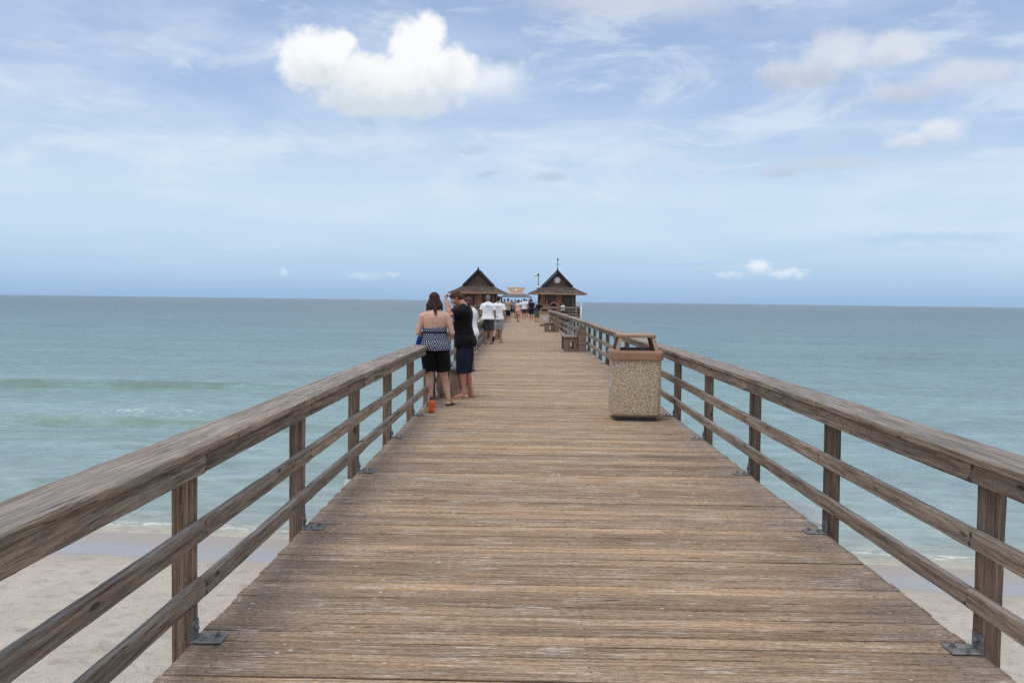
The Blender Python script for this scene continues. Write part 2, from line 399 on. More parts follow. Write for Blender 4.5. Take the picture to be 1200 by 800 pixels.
def sea_mat(n, b, out):
    pos = n.node('ShaderNodeNewGeometry').outputs['Position']
    px, py, pz = n.xyz(pos)
    sh = n.math('ADD', n.math('SUBTRACT', 19.8, n.math('MULTIPLY', px, .11)), n.math('ADD',
         n.math('MULTIPLY', n.math('SINE', n.math('ADD', n.math('MULTIPLY', px, .16), 1.0)), .35), n.math('MULTIPLY', n.math('SINE', n.math('MULTIPLY', px, .6)), .15)))
    t = n.math('SUBTRACT', py, sh)                       # distance out from the shoreline
    lt = n.math('LOGARITHM', n.math('ADD', n.math('MAXIMUM', t, 0.0), 1.0), 10.0)
    c = n.ramp(n.math('DIVIDE', lt, 3.4), [(0.0, (.40, .36, .28)), (.09, (.30, .33, .275)), (.20, (.25, .325, .305)), (.42, (.196, .305, .300)), (.62, (.128, .222, .24)), (.8, (.072, .134, .155)), (1, (.060, .108, .125))])
    patch = n.noise(n.scale(pos, (.008, .02, 1)), 1.0, 5, .6)
    c = n.mix(n.math('MULTIPLY', n.step(patch, .42, .66), .35), c, n.mix(1.0, c, (.72, .78, .86), 'MULTIPLY'))
    rip = n.math('ADD', n.math('MULTIPLY', n.noise(n.scale(pos, (.06, .14, 1)), 1.0, 10, .8), .5), n.math('MULTIPLY', n.noise(n.scale(pos, (1.1, 2.0, 1)), 1.0, 5, .72), .5))
    c = n.mix(1.0, c, n.ramp(rip, [(.38, (.66, .69, .70)), (.5, (1, 1, 1)), (.61, (1.36, 1.33, 1.30))]), 'MULTIPLY')  # ripple facets reflecting the sky, painted as lighter and darker water colour
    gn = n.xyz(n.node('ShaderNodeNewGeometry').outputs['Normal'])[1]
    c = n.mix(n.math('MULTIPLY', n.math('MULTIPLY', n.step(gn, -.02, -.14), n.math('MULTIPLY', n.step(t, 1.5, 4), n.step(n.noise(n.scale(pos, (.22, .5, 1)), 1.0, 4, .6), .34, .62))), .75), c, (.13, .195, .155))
    grn = n.noise(n.scale(pos, (.03, .15, 1)), 1.0, 4, .6)
    c = n.mix(n.math('MULTIPLY', n.math('MULTIPLY', n.step(grn, .5, .7), n.step(t, 90, 5)), .4), c, (.15, .235, .17))
    # foam: the breaking line at the shore and a patch behind the small breaker
    lac = n.noise(n.scale(pos, (2.2, 3.5, 1)), 1.0, 6, .7)
    fl = n.math('MULTIPLY', n.step(n.math('ABSOLUTE', n.math('SUBTRACT', t, n.math('ADD', .25, n.math('MULTIPLY', n.noise(n.scale(pos, (.5, .1, 1)), 1.0, 2), .9)))), .42, .05), n.step(lac, .46, .62))
    fl = n.math('MULTIPLY', fl, n.math('ADD', .35, n.math('MULTIPLY', n.step(n.noise(n.scale(pos, (.22, .02, 1)), 1.0, 2), .42, .55), .65)))
    fb = n.vmath('LENGTH', n.scale(n.vmath('SUBTRACT', pos, (-17.5, 42.0, SEA)), (1 / 5.5, 1 / 4.2, 0)))
    fb = n.math('MULTIPLY', n.step(fb, 1.0, .3), n.step(n.noise(n.scale(pos, (3.2, 1.3, 1)), 1.0, 5, .75), .52, .66))
    foam = n.math('MAXIMUM', fl, n.math('MULTIPLY', fb, .55))
    c = n.mix(foam, c, (.66, .66, .61))
    w1 = n.noise(n.scale(pos, (.55, 1.5, 1)), 1.0, 5, .62, .3)
    w2 = n.noise(n.scale(pos, (3.0, 7.0, 1)), 1.0, 4, .6)
    w3 = n.noise(n.scale(pos, (.09, .28, 1)), 1.0, 4, .6)
    h = n.math('ADD', n.math('ADD', n.math('MULTIPLY', w1, .45), n.math('MULTIPLY', w2, .10)), n.math('MULTIPLY', w3, .9))
    bmp = n.bump(h, n.math('MULTIPLY', n.math('ADD', .35, n.math('MULTIPLY', n.step(t, 2, 60), .65)), .9), .55)
    dif = n.node('ShaderNodeBsdfDiffuse'); n.put(dif.inputs[0], c); n.put(dif.inputs['Normal'], bmp)
    gl = n.node('ShaderNodeBsdfGlossy'); n.put(gl.inputs['Roughness'], n.math('ADD', .14, n.math('MULTIPLY', foam, .6))); n.put(gl.inputs['Normal'], bmp)
    fr = n.node('ShaderNodeFresnel'); fr.inputs[0].default_value = 1.33; n.put(fr.inputs['Normal'], bmp)
    fac = n.math('MULTIPLY', n.math('MINIMUM', fr.outputs[0], .52), n.math('SUBTRACT', 1.0, n.math('MULTIPLY', foam, .8)))
    mx = n.node('ShaderNodeMixShader'); n.put(mx.inputs[0], fac); n.L.new(dif.outputs[0], mx.inputs[1]); n.L.new(gl.outputs[0], mx.inputs[2])
    n.L.new(mx.outputs[0], out.inputs[0])
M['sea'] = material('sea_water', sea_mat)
SW = [(-26, 54.5, 13, .9, .42), (-19, 38.6, 11, 1.0, .32), (8, 30, 14, .9, .07), (-10, 27, 8, .8, .08), (18, 44, 16, 1.2, .08), (0, 66, 24, 1.6, .12), (-12, 33, 9, .8, .07), (-40, 80, 26, 1.8, .16), (30, 95, 30, 2, .14), (-9, 47, 9, 1.0, .08)]
def sea_z(x, y):
    if y > 260 or abs(x) > 90: return SEA
    t = y - shore(x); z = SEA
    if t < .3: z -= .02 * (.3 - t)
    k = max(0, min(1, (t - .5) / 2))
    for (cx, cy, lx, wy, a) in SW:
        dy = (y - cy - .35 * math.sin(x * .21 + cx) - .6 * noise.noise(Vector((x * .15, cy, 0)))) / wy
        dyy = dy * (1.7 if dy < 0 else .8)
        z += a * math.exp(-dyy * dyy) * math.exp(-((x - cx) / lx) ** 2) * k
    z += k * (.05 * noise.noise(Vector((x * .25, y * .7, 1))) + .03 * noise.noise(Vector((x * .7, y * 1.6, 4))))
    dd = (t - .55) / .35                                   # little wave breaking on the sand
    z += .075 * math.exp(-dd * dd) * (.7 + .5 * noise.noise(Vector((x * .5, 0, 9))))
    return z
xs = [-30000, -6000, -1500, -400, -150, -90] + frange(-60, -30, 30) + frange(-29.6, 29.6, 148) + frange(30, 60, 30) + [90, 150, 400, 1500, 6000, 30000]
ys = frange(15.0, 32, 100) + frange(32.3, 62, 110) + frange(63, 130, 70) + [140, 160, 200, 260, 400, 800, 2000, 6000, 15000, 40000]
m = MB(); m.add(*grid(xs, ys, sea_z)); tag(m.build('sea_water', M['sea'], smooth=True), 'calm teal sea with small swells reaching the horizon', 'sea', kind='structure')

# ------------------------------------------------------------------ the pier
XL, XR = -1.53, 2.12
def bend(y):
    if y <= 0: return 0.0
    return -6.5e-5 * y * y if y < 100 else -.65 - .013 * (y - 100)
def bp(c): return Vector((c.x + bend(c.y), c.y, c.z))
pier = tag(empty('wooden_pier'), 'long weathered plank pier on timber piles running out to sea', 'pier')
m = MB(); y = -3.0; i = 0
while y < 232:
    wd = .138 if y < 60 else .28
    gap = .005 if y < 60 else .012
    b0 = bend(y); e0 = random.uniform(-.010, .006); e1 = random.uniform(-.006, .010)
    xl, xr = XL + b0 + e0, XR + b0 + e1
    if 92.2 < y < 100: xl -= 5.4; xr += 3.7
    near = 1.5 < y < 16
    dzz = random.uniform(-.0025, .0025) if y < 40 else 0
    m.board((xl, y, -.02 + dzz), (xr, y, -.02 + dzz + random.uniform(-.002, .002)), wd - gap - random.uniform(-.003, .003), .04, seg=26 if near else 1,
            rag=.0014 if near else 0, ch=.004 if y < 30 else 0, warp=.0015 if near else 0)
    y += wd
m.build('deck', M['deck'], pier)
m = MB()
for xk in (XL + .18, .3, XR - .18):
    for y0 in range(-3, 230, 9): m.board((xk + bend(y0), y0, -.17), (xk + bend(y0 + 9), y0 + 8.98, -.17), .09, .25)
m.board((XL - 5.0 - .6, 92.4, -.17), (XR + 3.4 - .6, 92.4, -.17), .09, .25)
m.build('stringer', M['pile'], pier)
for k in range(26):
    y0 = 8.1 + 9 * k; b0 = bend(y0)
    m = MB()
    a, bb = XL - .18 + b0, XR + .27 + b0
    if k == 0: a, bb = XL - .20, XR + .30
    pr = [(a, -.44), (a + .06, -.50), (bb - .06, -.50), (bb, -.44), (bb, -.34), (bb - .24, -.305), (a + .24, -.305), (a, -.34)]
    m.loft([[(x, yy, z) for x, z in pr] for yy in (y0 - .3, y0 + .3)])
    m.build('pile_cap', M['concrete'], pier)
    for xk in ((XL + .35, XR - .35) if abs(y0 - 96) > 5 else (XL - 4.2, XL + .3, XR - .3, XR + 2.2)):
        g = sand_z(xk, y0) - .8 if y0 < 40 else SEA - 2
        q = MB(); q.tube([(xk + b0, y0, g), (xk + b0, y0, -1.8), (xk + b0, y0, -.5)], [.17, .155, .15], 14); q.build('pile', M['pile'], pier, True)
M['white_plastic'] = simple('white_plastic', (.45, .47, .45), .5, .12, 6)
for (xa, sgn) in ((XL, -1), (XR, 1)):   # pale drip flashing sticking out below the deck edge
    m = MB(); y0 = 7.95 if sgn < 0 else 7.45
    x0 = xa + sgn * .01; x1 = xa + sgn * (.12 if sgn < 0 else .40)
    m.add([(x0, y0, -.05), (x0, y0 + .75, -.05), (x1, y0 + .80, -.13 if sgn > 0 else -.06), (x1 - sgn * .03, y0 + .45, -.22 if sgn > 0 else -.1),
           (x0, y0, -.08), (x0, y0 + .75, -.08), (x1, y0 + .80, -.16 if sgn > 0 else -.09), (x1 - sgn * .03, y0 + .45, -.25 if sgn > 0 else -.13)],
          [(0, 1, 2, 3), (7, 6, 5, 4), (0, 4, 5, 1), (1, 5, 6, 2), (2, 6, 7, 3), (3, 7, 4, 0)])
    m.build('flashing', M['white_plastic'], pier)

# ------------------------------------------------------------------ railings
def railing(sx, y0, pitch, count, label, yend=None, firstback=2):
    """sx -1: left side, +1: right side"""
    ex = XL if sx < 0 else XR
    root = tag(empty('wooden_railing', (ex + bend(y0), y0, 0)), label, 'railing', 'timber railings along the pier')
    def loc(o): o.location = -root.location
    ys = [y0 + pitch * (k - firstback) for k in range(count)]
    for k, yy in enumerate(ys):
        near = yy < 20
        jx = random.uniform(-.004, .004)
        m = MB(); xc = ex + sx * .056 + bend(yy) + jx
        m.board((xc, yy, -.34), (xc + random.uniform(-.006, .006), yy + random.uniform(-.01, .01), .875), .092, .094, up=(0, 1, 0), seg=14 if near else 1, rag=.0025 if near else 0, ch=.004)
        if yy < 16:
            m.cur = 1
            for zb_ in (.86, .80, .545, .50, .26, .215):
                c = Vector((ex + bend(yy) - sx * .0415, yy + random.uniform(-.02, .02), zb_)); m.tube([c, c - Vector((sx * .004, 0, 0))], [.010, .008], 8)
            m.cur = 0
        loc(m.build('post', [M['post'], M['rust']], root))
        if yy < 40:
            m = MB(); xb = ex + bend(yy)
            yb = yy - .03
            m.board((xb - sx * .14, yb, .007), (xb + sx * .0, yb, .007), .13, .006, ch=.001, r=.5)
            m.board((xb + sx * .001, yb, .007), (xb + sx * .001, yb, .088), .10, .006, up=(sx, 0, 0), ch=.001, r=.5)
            for (ax, ay) in ((-.055, -.03), (-.10, .03)):
                c = Vector((xb + sx * ax, yb + ay, .010)); m.tube([c, c + Vector((0, 0, .005))], .017, 10); m.tube([c + Vector((0, 0, .004)), c + Vector((0, 0, .02))], [.011, .010], 6)
            c = Vector((xb - sx * .004, yb, .055)); m.tube([c, c - Vector((sx * .014, 0, 0))], [.016, .012], 8)
            loc(m.build('bracket', M['galv'], root))
    ye = yend or ys[-1]
    step = pitch * 2
    def run(name, z, w_, h_, xo, joint, rag, mat, wz=0.012):
        y = ys[0] - pitch + joint * pitch
        while y < ye:
            yb = min(y + step, ye + .1); near = y < 18
            m = MB(); dzr = random.uniform(-wz, wz) * .5; dzr2 = random.uniform(-wz, wz) * .5; dxr = random.uniform(-.003, .003)
            xc = ex + sx * xo + dxr
            m.board((xc, y + .003, z + dzr), (xc, yb - .003, z + dzr2), w_, h_, seg=60 if near else 2, rag=rag if near else 0, ch=.006, path=bp, warp=.006 if near else .002)
            loc(m.build(name, mat, root))
            y += step
    run('cap_board', .906, .250, .042, .052, 0, .0022, M['rail'], .006)
    run('upper_rail', .832, .040, .098, -.022, 1, .002, M['rail'], .004)
    run('middle_rail', .522, .042, .092, -.023, 0, .002, M['rail'])
    run('lower_rail', .238, .042, .092, -.023, 1, .002, M['rail'])
    return root
railing(-1, 4.42, 2.2, 43, 'grey timber railing along the left edge of the pier')
railing(1, 4.45, 2.28, 42, 'grey timber railing along the right edge of the pier')
railing(-1, 104.0, 4.0, 32, 'far left railing of the pier beyond the hut', firstback=0)
railing(1, 104.0, 4.0, 32, 'far right railing of the pier beyond the hut', firstback=0)
def platform_rail(pts, label):
    root = tag(empty('wooden_railing', (pts[0][0], pts[0][1], 0)), label, 'railing', 'timber railings along the pier')
    def loc(o): o.location = -root.location
    for (a, b) in zip(pts[:-1], pts[1:]):
        a, b = Vector((*a, 0)), Vector((*b, 0)); k = max(1, round((b - a).length / 1.2))
        for i in range(k + (1 if (a, b) == (Vector((*pts[-2], 0)), Vector((*pts[-1], 0))) else 0)):
            p = a.lerp(b, i / k); m = MB(); m.board((p.x, p.y, -.3), (p.x, p.y, 1.08), .1, .1, up=(0, 1, 0)); loc(m.build('post', M['post'], root))
        d = (b - a).normalized(); nn = Vector((d.y, -d.x, 0)) * .073
        for name, z, w_, h_ in (('cap_board', 1.105, .2, .045), ('upper_rail', .99, .04, .13), ('middle_rail', .72, .04, .1), ('lower_rail', .45, .04, .1), ('lower_rail', .2, .04, .1)):
            q = Vector((0, 0, 0)) if name == 'cap_board' else nn
            m = MB(); m.board(a + q + Vector((0, 0, z)), b + q + Vector((0, 0, z)), w_, h_); loc(m.build(name, M['rail'], root))
platform_rail([(1.72, 92.1), (5.30, 92.1), (5.30, 99.8), (1.6, 99.8)], 'railing around the platform under the right hut')
platform_rail([(-2.2, 92.1), (-7.0, 92.1), (-7.0, 99.8)], 'railing around the platform under the left hut')
m = MB(); m.tube([(5.22, 91.4, SEA - 1), (5.22, 91.4, 0), (5.22, 91.4, 1.30)], .075, 12); m.tube([(5.22, 91.4, 1.301), (5.22, 91.4, 1.36), (5.22, 91.4, 1.44)], [.10, .10, .03], 12)
M['white_paint'] = simple('white_paint', (.76, .76, .73), .55, .1, 5)
tag(m.build('marker_post', M['white_paint'], smooth=True), 'slim white marker post beside the railing of the right hut', 'post')

# ------------------------------------------------------------------ litter bins
def aggregate(n, b, out):
    tc = n.node('ShaderNodeTexCoord').outputs['Object']
    v = n.node('ShaderNodeTexVoronoi'); n.put(v.inputs['Vector'], tc); v.inputs['Scale'].default_value = 80
    rc = n.xyz(v.outputs['Color'])[0]
    st = n.ramp(rc, [(0, (.33, .235, .145)), (.2, (.48, .355, .22)), (.42, (.60, .475, .32)), (.65, (.70, .57, .41)), (.85, (.80, .72, .58)), (1, (.46, .38, .30))])
    c = n.mix(n.step(v.outputs['Distance'], .48, .62), st, (.31, .235, .16))
    c = n.mix(n.math('MULTIPLY', n.step(n.noise(tc, 3, 4), .5, .75), .3), c, (.40, .30, .19))
    z = n.xyz(tc)[2]
    c = n.mix(n.math('MULTIPLY', n.step(z, .16, .03), .5), c, (.17, .13, .095))
    n.put(b.inputs['Base Color'], c); b.inputs['Roughness'].default_value = .75
    n.put(b.inputs['Normal'], n.bump(n.math('SUBTRACT', 1.0, v.outputs['Distance']), .9, .010))
M['agg'] = material('exposed_aggregate', aggregate)
M['bin_brown'] = simple('brown_plastic_lid', (.31, .170, .10), .55, .16, 7, .15, 120)
M['bin_dark'] = simple('dark_flap', (.012, .011, .011), .85, .2, 8)
M['bin_frame'] = simple('tan_hood_frame', (.33, .21, .135), .6, .16, 9, .1, 90)
M['base_dark'] = simple('dark_plinth', (.055, .048, .042), .8, .2, 8)
M['label_white'] = simple('white_label', (.66, .65, .62), .5, .08, 10)
M['label_grey'] = simple('grey_print', (.28, .28, .29), .5, .15, 30)
def octa(w, d, ch, z):
    a, b = w / 2, d / 2
    return [(-a + ch, -b, z), (a - ch, -b, z), (a, -b + ch, z), (a, b - ch, z), (a - ch, b, z), (-a + ch, b, z), (-a, b - ch, z), (-a, -b + ch, z)]
def make_bin():
    root = empty('litter_bin')
    m = MB(); m.loft([octa(.55, .55, .03, .0), octa(.55, .55, .03, .052)]); m.build('base', M['base_dark'], root)
    m = MB(); m.loft([octa(.60, .60, .05, .053), octa(.655, .655, .05, .085), octa(.66, .66, .045, .5), octa(.655, .655, .045, .822)]); m.build('body', M['agg'], root)
    m = MB(); m.loft([octa(.66, .66, .03, .823), octa(.70, .70, .04, .83), octa(.705, .705, .04, .92), octa(.69, .69, .035, .945), octa(.60, .60, .03, .950)]); m.build('rim', M['bin_brown'], root)
    m = MB(); B, T, zb, zt = .292, .243, .951, 1.125
    for sx in (-1, 1):
        for sy in (-1, 1):
            m.loft([[(sx * q - s * .052 * 1, sy * q - t * .052, z) for s, t in ((sx, 0), (0, 0), (0, sy), (sx, sy))] for q, z in ((B, zb), (T, zt))] if sx * sy > 0 else
                   [[(sx * q - s * .052 * 1, sy * q - t * .052, z) for s, t in ((0, sy), (0, 0), (sx, 0), (sx, sy))] for q, z in ((B, zb), (T, zt))])
    m.loft([octa(.50, .50, .03, 1.126), octa(.515, .515, .03, 1.133), octa(.515, .515, .03, 1.16), octa(.495, .495, .025, 1.170)])
    m.build('hood', M['bin_frame'], root)
    m = MB()
    m.loft([octa(.50, .50, .02, .9502), octa(.49, .49, .02, .972)])
    m.build('inner_rim', M['bin_dark'], root)
    for sx in (-1, 1):
        m = MB(); q0, q1 = .283, .236
        vs = []
        for off in (0, .008):
            vs += [(sx * (q0 - off), -.225, .975), (sx * (q0 - off), .225, .975), (sx * (q1 - off), .175, 1.122), (sx * (q1 - off), -.175, 1.122)]
        fs = [(0, 1, 2, 3), (7, 6, 5, 4), (0, 4, 5, 1), (1, 5, 6, 2), (2, 6, 7, 3), (3, 7, 4, 0)]
        m.add(vs, fs); m.build('flap', M['bin_dark'], root)
    def disc(r0, r1, xo, th):
        m = MB(); N = 28; rings = []
        for (r, x) in ((r0, 0), (r1, 0), (r1, th), (r0, th)):
            rings.append([(-.331 - xo - x, r * math.cos(2 * PI * k / N), .47 + r * math.sin(2 * PI * k / N)) for k in range(N)])
        rings.append(rings[0]); m.loft(rings, cap=False); return m
    d = disc(.001, .15, 0, .003).build('sticker', M['label_white'], root)
    disc(.085, .125, .0032, .001).build('printed_ring', M['label_grey'], d)
    return root
bin1 = make_bin(); bin1.location = (1.505, 13.2, .003); tag(bin1, 'square pebble-finished litter bin with brown hooded lid near the right railing', 'litter bin', 'pebble-finished litter bins')
bin2 = copy_tree(bin1); bin2.location = (1.19, 62.7, .003); bin2.rotation_euler = (0, 0, PI / 2)
bin2['label'] = 'distant brown litter bin with a round white sticker facing the camera'

# ------------------------------------------------------------------ benches (seat along y, back towards the railing)
def make_bench(narrow=False):
    root = empty('wooden_bench'); L = 1.9; sw = .40 if narrow else .46
    m = MB(); nb = 3
    for k in range(nb):
        wd = sw / nb; x = -sw / 2 + wd * (k + .5)
        m.board((x, 0, .462 + random.uniform(-.002, .002)), (x, L, .462), wd - .008, .038, seg=16, rag=.002)
    m.build('seat', M['bench'], root)
    for yy in (.05, L - .05):                    # end panels with a square opening
        m = MB(); a = -sw / 2 + .01; b = sw / 2 - .01
        m.board((a + .105, yy, 0), (a + .105, yy, .442), .21 if not narrow else .19, .05, up=(0, 1, 0))
        m.board((b - .045, yy, 0), (b - .045, yy, .442), .085, .05, up=(0, 1, 0))
        m.board((a + .212, yy, .37), (b - .092, yy, .37), .044, .13)
        m.board((a + .212, yy, .04), (b - .092, yy, .04), .044, .078)
        m.build('leg', M['post'], root)
    m = MB()
    for k in range(3):
        z = .53 + .105 * k; x = sw / 2 + .01 + .03 * k
        m.board((x, 0.02, z), (x, L - .02, z), .035, .096, up=(.27, 0, 1), seg=12, rag=.002)
    m.build('backrest', M['bench'], root)
    for yy in (.05, L - .05):
        m = MB(); x0 = sw / 2 + .03; d = .24 if not narrow else .07
        pr = [(x0, 0), (x0 + d, 0), (x0 + d, .80 if not narrow else .74), (x0 + d - .05, .83 if not narrow else .78), (x0 + .085 if not narrow else x0 + .03, .80 if not narrow else .74), (x0, .50)]
        m.loft([[(x, y2, z) for x, z in pr] for y2 in (yy + .025, yy - .025)]); m.build('back_support', M['post'], root)
    return root
bn = make_bench(); bn.location = (1.43, 30.7, .003)
tag(bn, 'nearer wooden bench against the right railing', 'bench', 'timber benches along the railings')
b2 = copy_tree(bn); b2.location = (1.22, 50.3, .003); b2['label'] = 'farther wooden bench against the right railing, just before the distant bin'
b3 = make_bench(True); b3.rotation_euler = (0, 0, PI); b3.location = (-1.245, 17.45, .003)
tag(b3, 'wooden bench behind the woman and the man in black at the left railing', 'bench', 'timber benches along the railings')
b4 = copy_tree(b3); b4.location = (-1.33, 41.0, .003); b4['label'] = 'far wooden bench at the left railing by the two men in white'

# ------------------------------------------------------------------ huts
def shingle(n, b, out):
    tc = n.node('ShaderNodeTexCoord').outputs['Object']
    x, y, z = n.xyz(tc)
    row = n.math('FLOOR', n.math('MULTIPLY', z, 9.0))
    u = n.math('ADD', n.math('ADD', x, y), n.math('MULTIPLY', row, .37))
    cell = n.comb(n.math('FLOOR', n.math('MULTIPLY', u, 7.0)), row, 0.0)
    wn = n.node('ShaderNodeTexWhiteNoise'); n.put(wn.inputs['Vector'], cell)
    c = n.ramp(wn.outputs['Value'], [(0, (.034, .022, .018)), (.5, (.070, .046, .036)), (1, (.14, .098, .078))])
    fr = n.math('FRACT', n.math('MULTIPLY', z, 9.0))
    c = n.mix(n.step(fr, .22, .05), c, (.012, .010, .009))
    c = n.mix(n.math('MULTIPLY', n.step(n.noise(tc, 2, 4), .45, .7), .4), c, (.11, .075, .055))
    n.put(b.inputs['Base Color'], c); b.inputs['Roughness'].default_value = .85
    n.put(b.inputs['Normal'], n.bump(fr, .8, .04))
M['shingle'] = material('roof_shingles', shingle)
def gable_boards(n, b, out):
    tc = n.node('ShaderNodeTexCoord').outputs['Object']; z = n.xyz(tc)[2]; fr = n.math('FRACT', n.math('MULTIPLY', z, 8.0))
    c = n.ramp(n.noise(n.scale(tc, (5, 5, 9)), 1.0, 4), [(.3, (.07, .043, .032)), (.7, (.15, .096, .072))])
    n.put(b.inputs['Base Color'], n.mix(n.step(fr, .2, .05), c, (.03, .02, .016))); b.inputs['Roughness'].default_value = .85
M['gable'] = material('gable_boards', gable_boards)  # colour lightened to make up for the dim light on the upright face
def siding(n, b, out):
    tc = n.node('ShaderNodeTexCoord').outputs['Object']
    x, y, z = n.xyz(tc)
    u = n.math('MULTIPLY', n.math('ADD', x, y), 6.0)
    wn = n.node('ShaderNodeTexWhiteNoise'); n.put(wn.inputs['Vector'], n.comb(n.math('FLOOR', u), 0.0, 0.0))
    c = n.ramp(wn.outputs['Value'], [(0, (.36, .14, .06)), (.5, (.47, .205, .095)), (1, (.57, .27, .135))])
    c = n.mix(n.math('MULTIPLY', n.noise(n.scale(tc, (12, 12, 1.5)), 1.0, 4), .5), c, (.26, .11, .05))
    fr = n.math('FRACT', u); c = n.mix(n.step(fr, .12, .03), c, (.03, .015, .009))
    n.put(b.inputs['Base Color'], c); b.inputs['Roughness'].default_value = .7
M['siding'] = material('stained_siding', siding)
M['trim'] = simple('dark_trim', (.045, .033, .028), .7, .2, 6)
M['fascia'] = simple('brown_fascia', (.34, .20, .12), .7, .25, 5)
M['pane'] = simple('dark_glass', (.012, .018, .020), .12, .2, 2)
def poly(m, pts, th, d):
    """thin plate of pts thickened along d"""
    d = Vector(d).normalized() * th; a = [Vector(p) for p in pts]; b = [p + d for p in a]; k = len(a)
    m.add(a + b, [tuple(range(k)), tuple(range(2 * k - 1, k - 1, -1))] + [(i, i + k, (i + 1) % k + k, (i + 1) % k) for i in range(k)])
def make_hut(openings):
    root = empty('thatch_style_hut')
    E, W, ZE, ZK, KX, ZA = 2.86, 1.74, 2.42, 3.12, 1.48, 4.62
    GY = 1.35                                           # gable planes at y = +-GY
    m = MB()
    for (cx, cy, sx, sy) in ((0, -W, 2 * W, .12), (0, W, 2 * W, .12), (-W + .06, 0, .12, 2 * W - .13), (W - .06, 0, .12, 2 * W - .13)):
        m.box((cx, cy, 1.21), (sx, sy, 2.42))
    m.build('wall', M['siding'], root)
    for sx in (-1, 1):
        for sy in (-1, 1):
            m = MB(); m.box((sx * W, sy * (W + .003), 1.21), (.16, .16, 2.415)); m.build('corner_post', M['trim'], root)
    # roof: flared hip skirt, steep gablet above
    m = MB(); th = .12
    c = [(-E, -E, ZE), (E, -E, ZE), (E, E, ZE), (-E, E, ZE)]
    k = [(-KX, -GY, ZK), (KX, -GY, ZK), (KX, GY, ZK), (-KX, GY, ZK)]
    for i in range(4):
        j = (i + 1) % 4
        mid0 = Vector(c[i]).lerp(Vector(k[i]), .5) - Vector((0, 0, .05)); mid1 = Vector(c[j]).lerp(Vector(k[j]), .5) - Vector((0, 0, .05))
        m.add([c[i], c[j], mid1, mid0], [(0, 1, 2, 3)]); m.add([mid0, mid1, k[j], k[i]], [(0, 1, 2, 3)])
    m.add([(a * .97, b * .97, z - .06) for a, b, z in c], [(3, 2, 1, 0)])
    A0, A1 = Vector((0, -GY - .22, ZA)), Vector((0, GY + .22, ZA))
    for s in (-1, 1):
        p = [Vector((s * (KX + .02), -GY - .22, ZK - .02)), A0, A1, Vector((s * (KX + .02), GY + .22, ZK - .02))]
        q = Vector((s * KX * .52, 0, (ZK + ZA) / 2 - .045))
        m1 = Vector((q.x, -GY - .22, q.z)); m2 = Vector((q.x, GY + .22, q.z))
        poly(m, [p[0], m1, m2, p[3]], .07, (0, 0, -1)); poly(m, [m1, p[1], p[2], m2], .07, (0, 0, -1))
    rf = m.build('roof', M['shingle'], root)
    for s in (-1, 1):
        m = MB(); m.add([(-KX + .05, s * GY, ZK - .05), (KX - .05, s * GY, ZK - .05), (0, s * GY, ZA - .1)], [(0, 1, 2) if s < 0 else (2, 1, 0)])
        m.build('gable', M['gable'], rf)
    m = MB()
    for s in (-1, 1):
        for gy in (-GY - .26, GY + .26):
            m.board((s * (KX + .05), gy, ZK - .02), (s * KX * .52, gy, (ZK + ZA) / 2), .05, .16, up=(0, 0, 1)); m.board((s * KX * .52, gy, (ZK + ZA) / 2), (s * .0, gy, ZA + .05), .05, .16, up=(0, 0, 1))
    m.build('barge_board', M['trim'], rf)
    m = MB()
    for i in range(4):
        a, b = Vector(c[i]), Vector(c[(i + 1) % 4]); m.board(a - Vector((0, 0, .065)), b - Vector((0, 0, .065)), .05, .13)
    m.build('eave_fascia', M['fascia'], rf)
    m = MB(); m.tube([(0, -GY - .2, ZA), (0, -GY - .2, ZA + .14), (0, -GY - .2, ZA + .20), (0, -GY - .2, ZA + .34)], [.05, .10, .06, .02], 8); m.build('finial', M['trim'], rf)
    for (kind, x0, x1, z0, z1) in openings:
        f = MB(); y = -W - .065
        for (cx, cz, sx, sz) in (((x0 + x1) / 2, z1 + .03, x1 - x0 + .16, .08), (x0 - .04, (z0 + z1) / 2, .08, z1 - z0 - .02), (x1 + .04, (z0 + z1) / 2, .08, z1 - z0 - .02), ((x0 + x1) / 2, z0 - .03, x1 - x0 + .16, .05)):
            f.box((cx, y - .02, cz), (sx, .05, sz))
        fo = f.build(kind, M['trim'], root)
        f = MB(); f.box(((x0 + x1) / 2, y - .005, (z0 + z1) / 2), (x1 - x0, .02, z1 - z0)); f.build('pane' if kind == 'window' else 'door_leaf', M['pane'], fo)
        if kind == 'window':
            f = MB(); f.box(((x0 + x1) / 2, y - .025, (z0 + z1) / 2), (.04, .02, z1 - z0)); f.build('mullion', M['trim'], fo)
    return root
h1 = make_hut([('window', -1.15, -.30, 1.05, 2.2), ('door', .62, 1.38, .05, 2.1)])
h1.location = (3.03, 96.3, .004); h1.name = 'pier_hut'
tag(h1, 'right brown hut with a flared shingle roof and a weather vane', 'hut', 'shingle-roofed huts on the pier')
h2 = make_hut([('window', .55, 1.35, 1.0, 2.2), ('door', -1.2, -.4, .05, 2.1)])
h2.location = (-4.82, 96.3, .004); h2.name = 'pier_hut'
tag(h2, 'left brown hut with a flared shingle roof behind the standing people', 'hut', 'shingle-roofed huts on the pier')
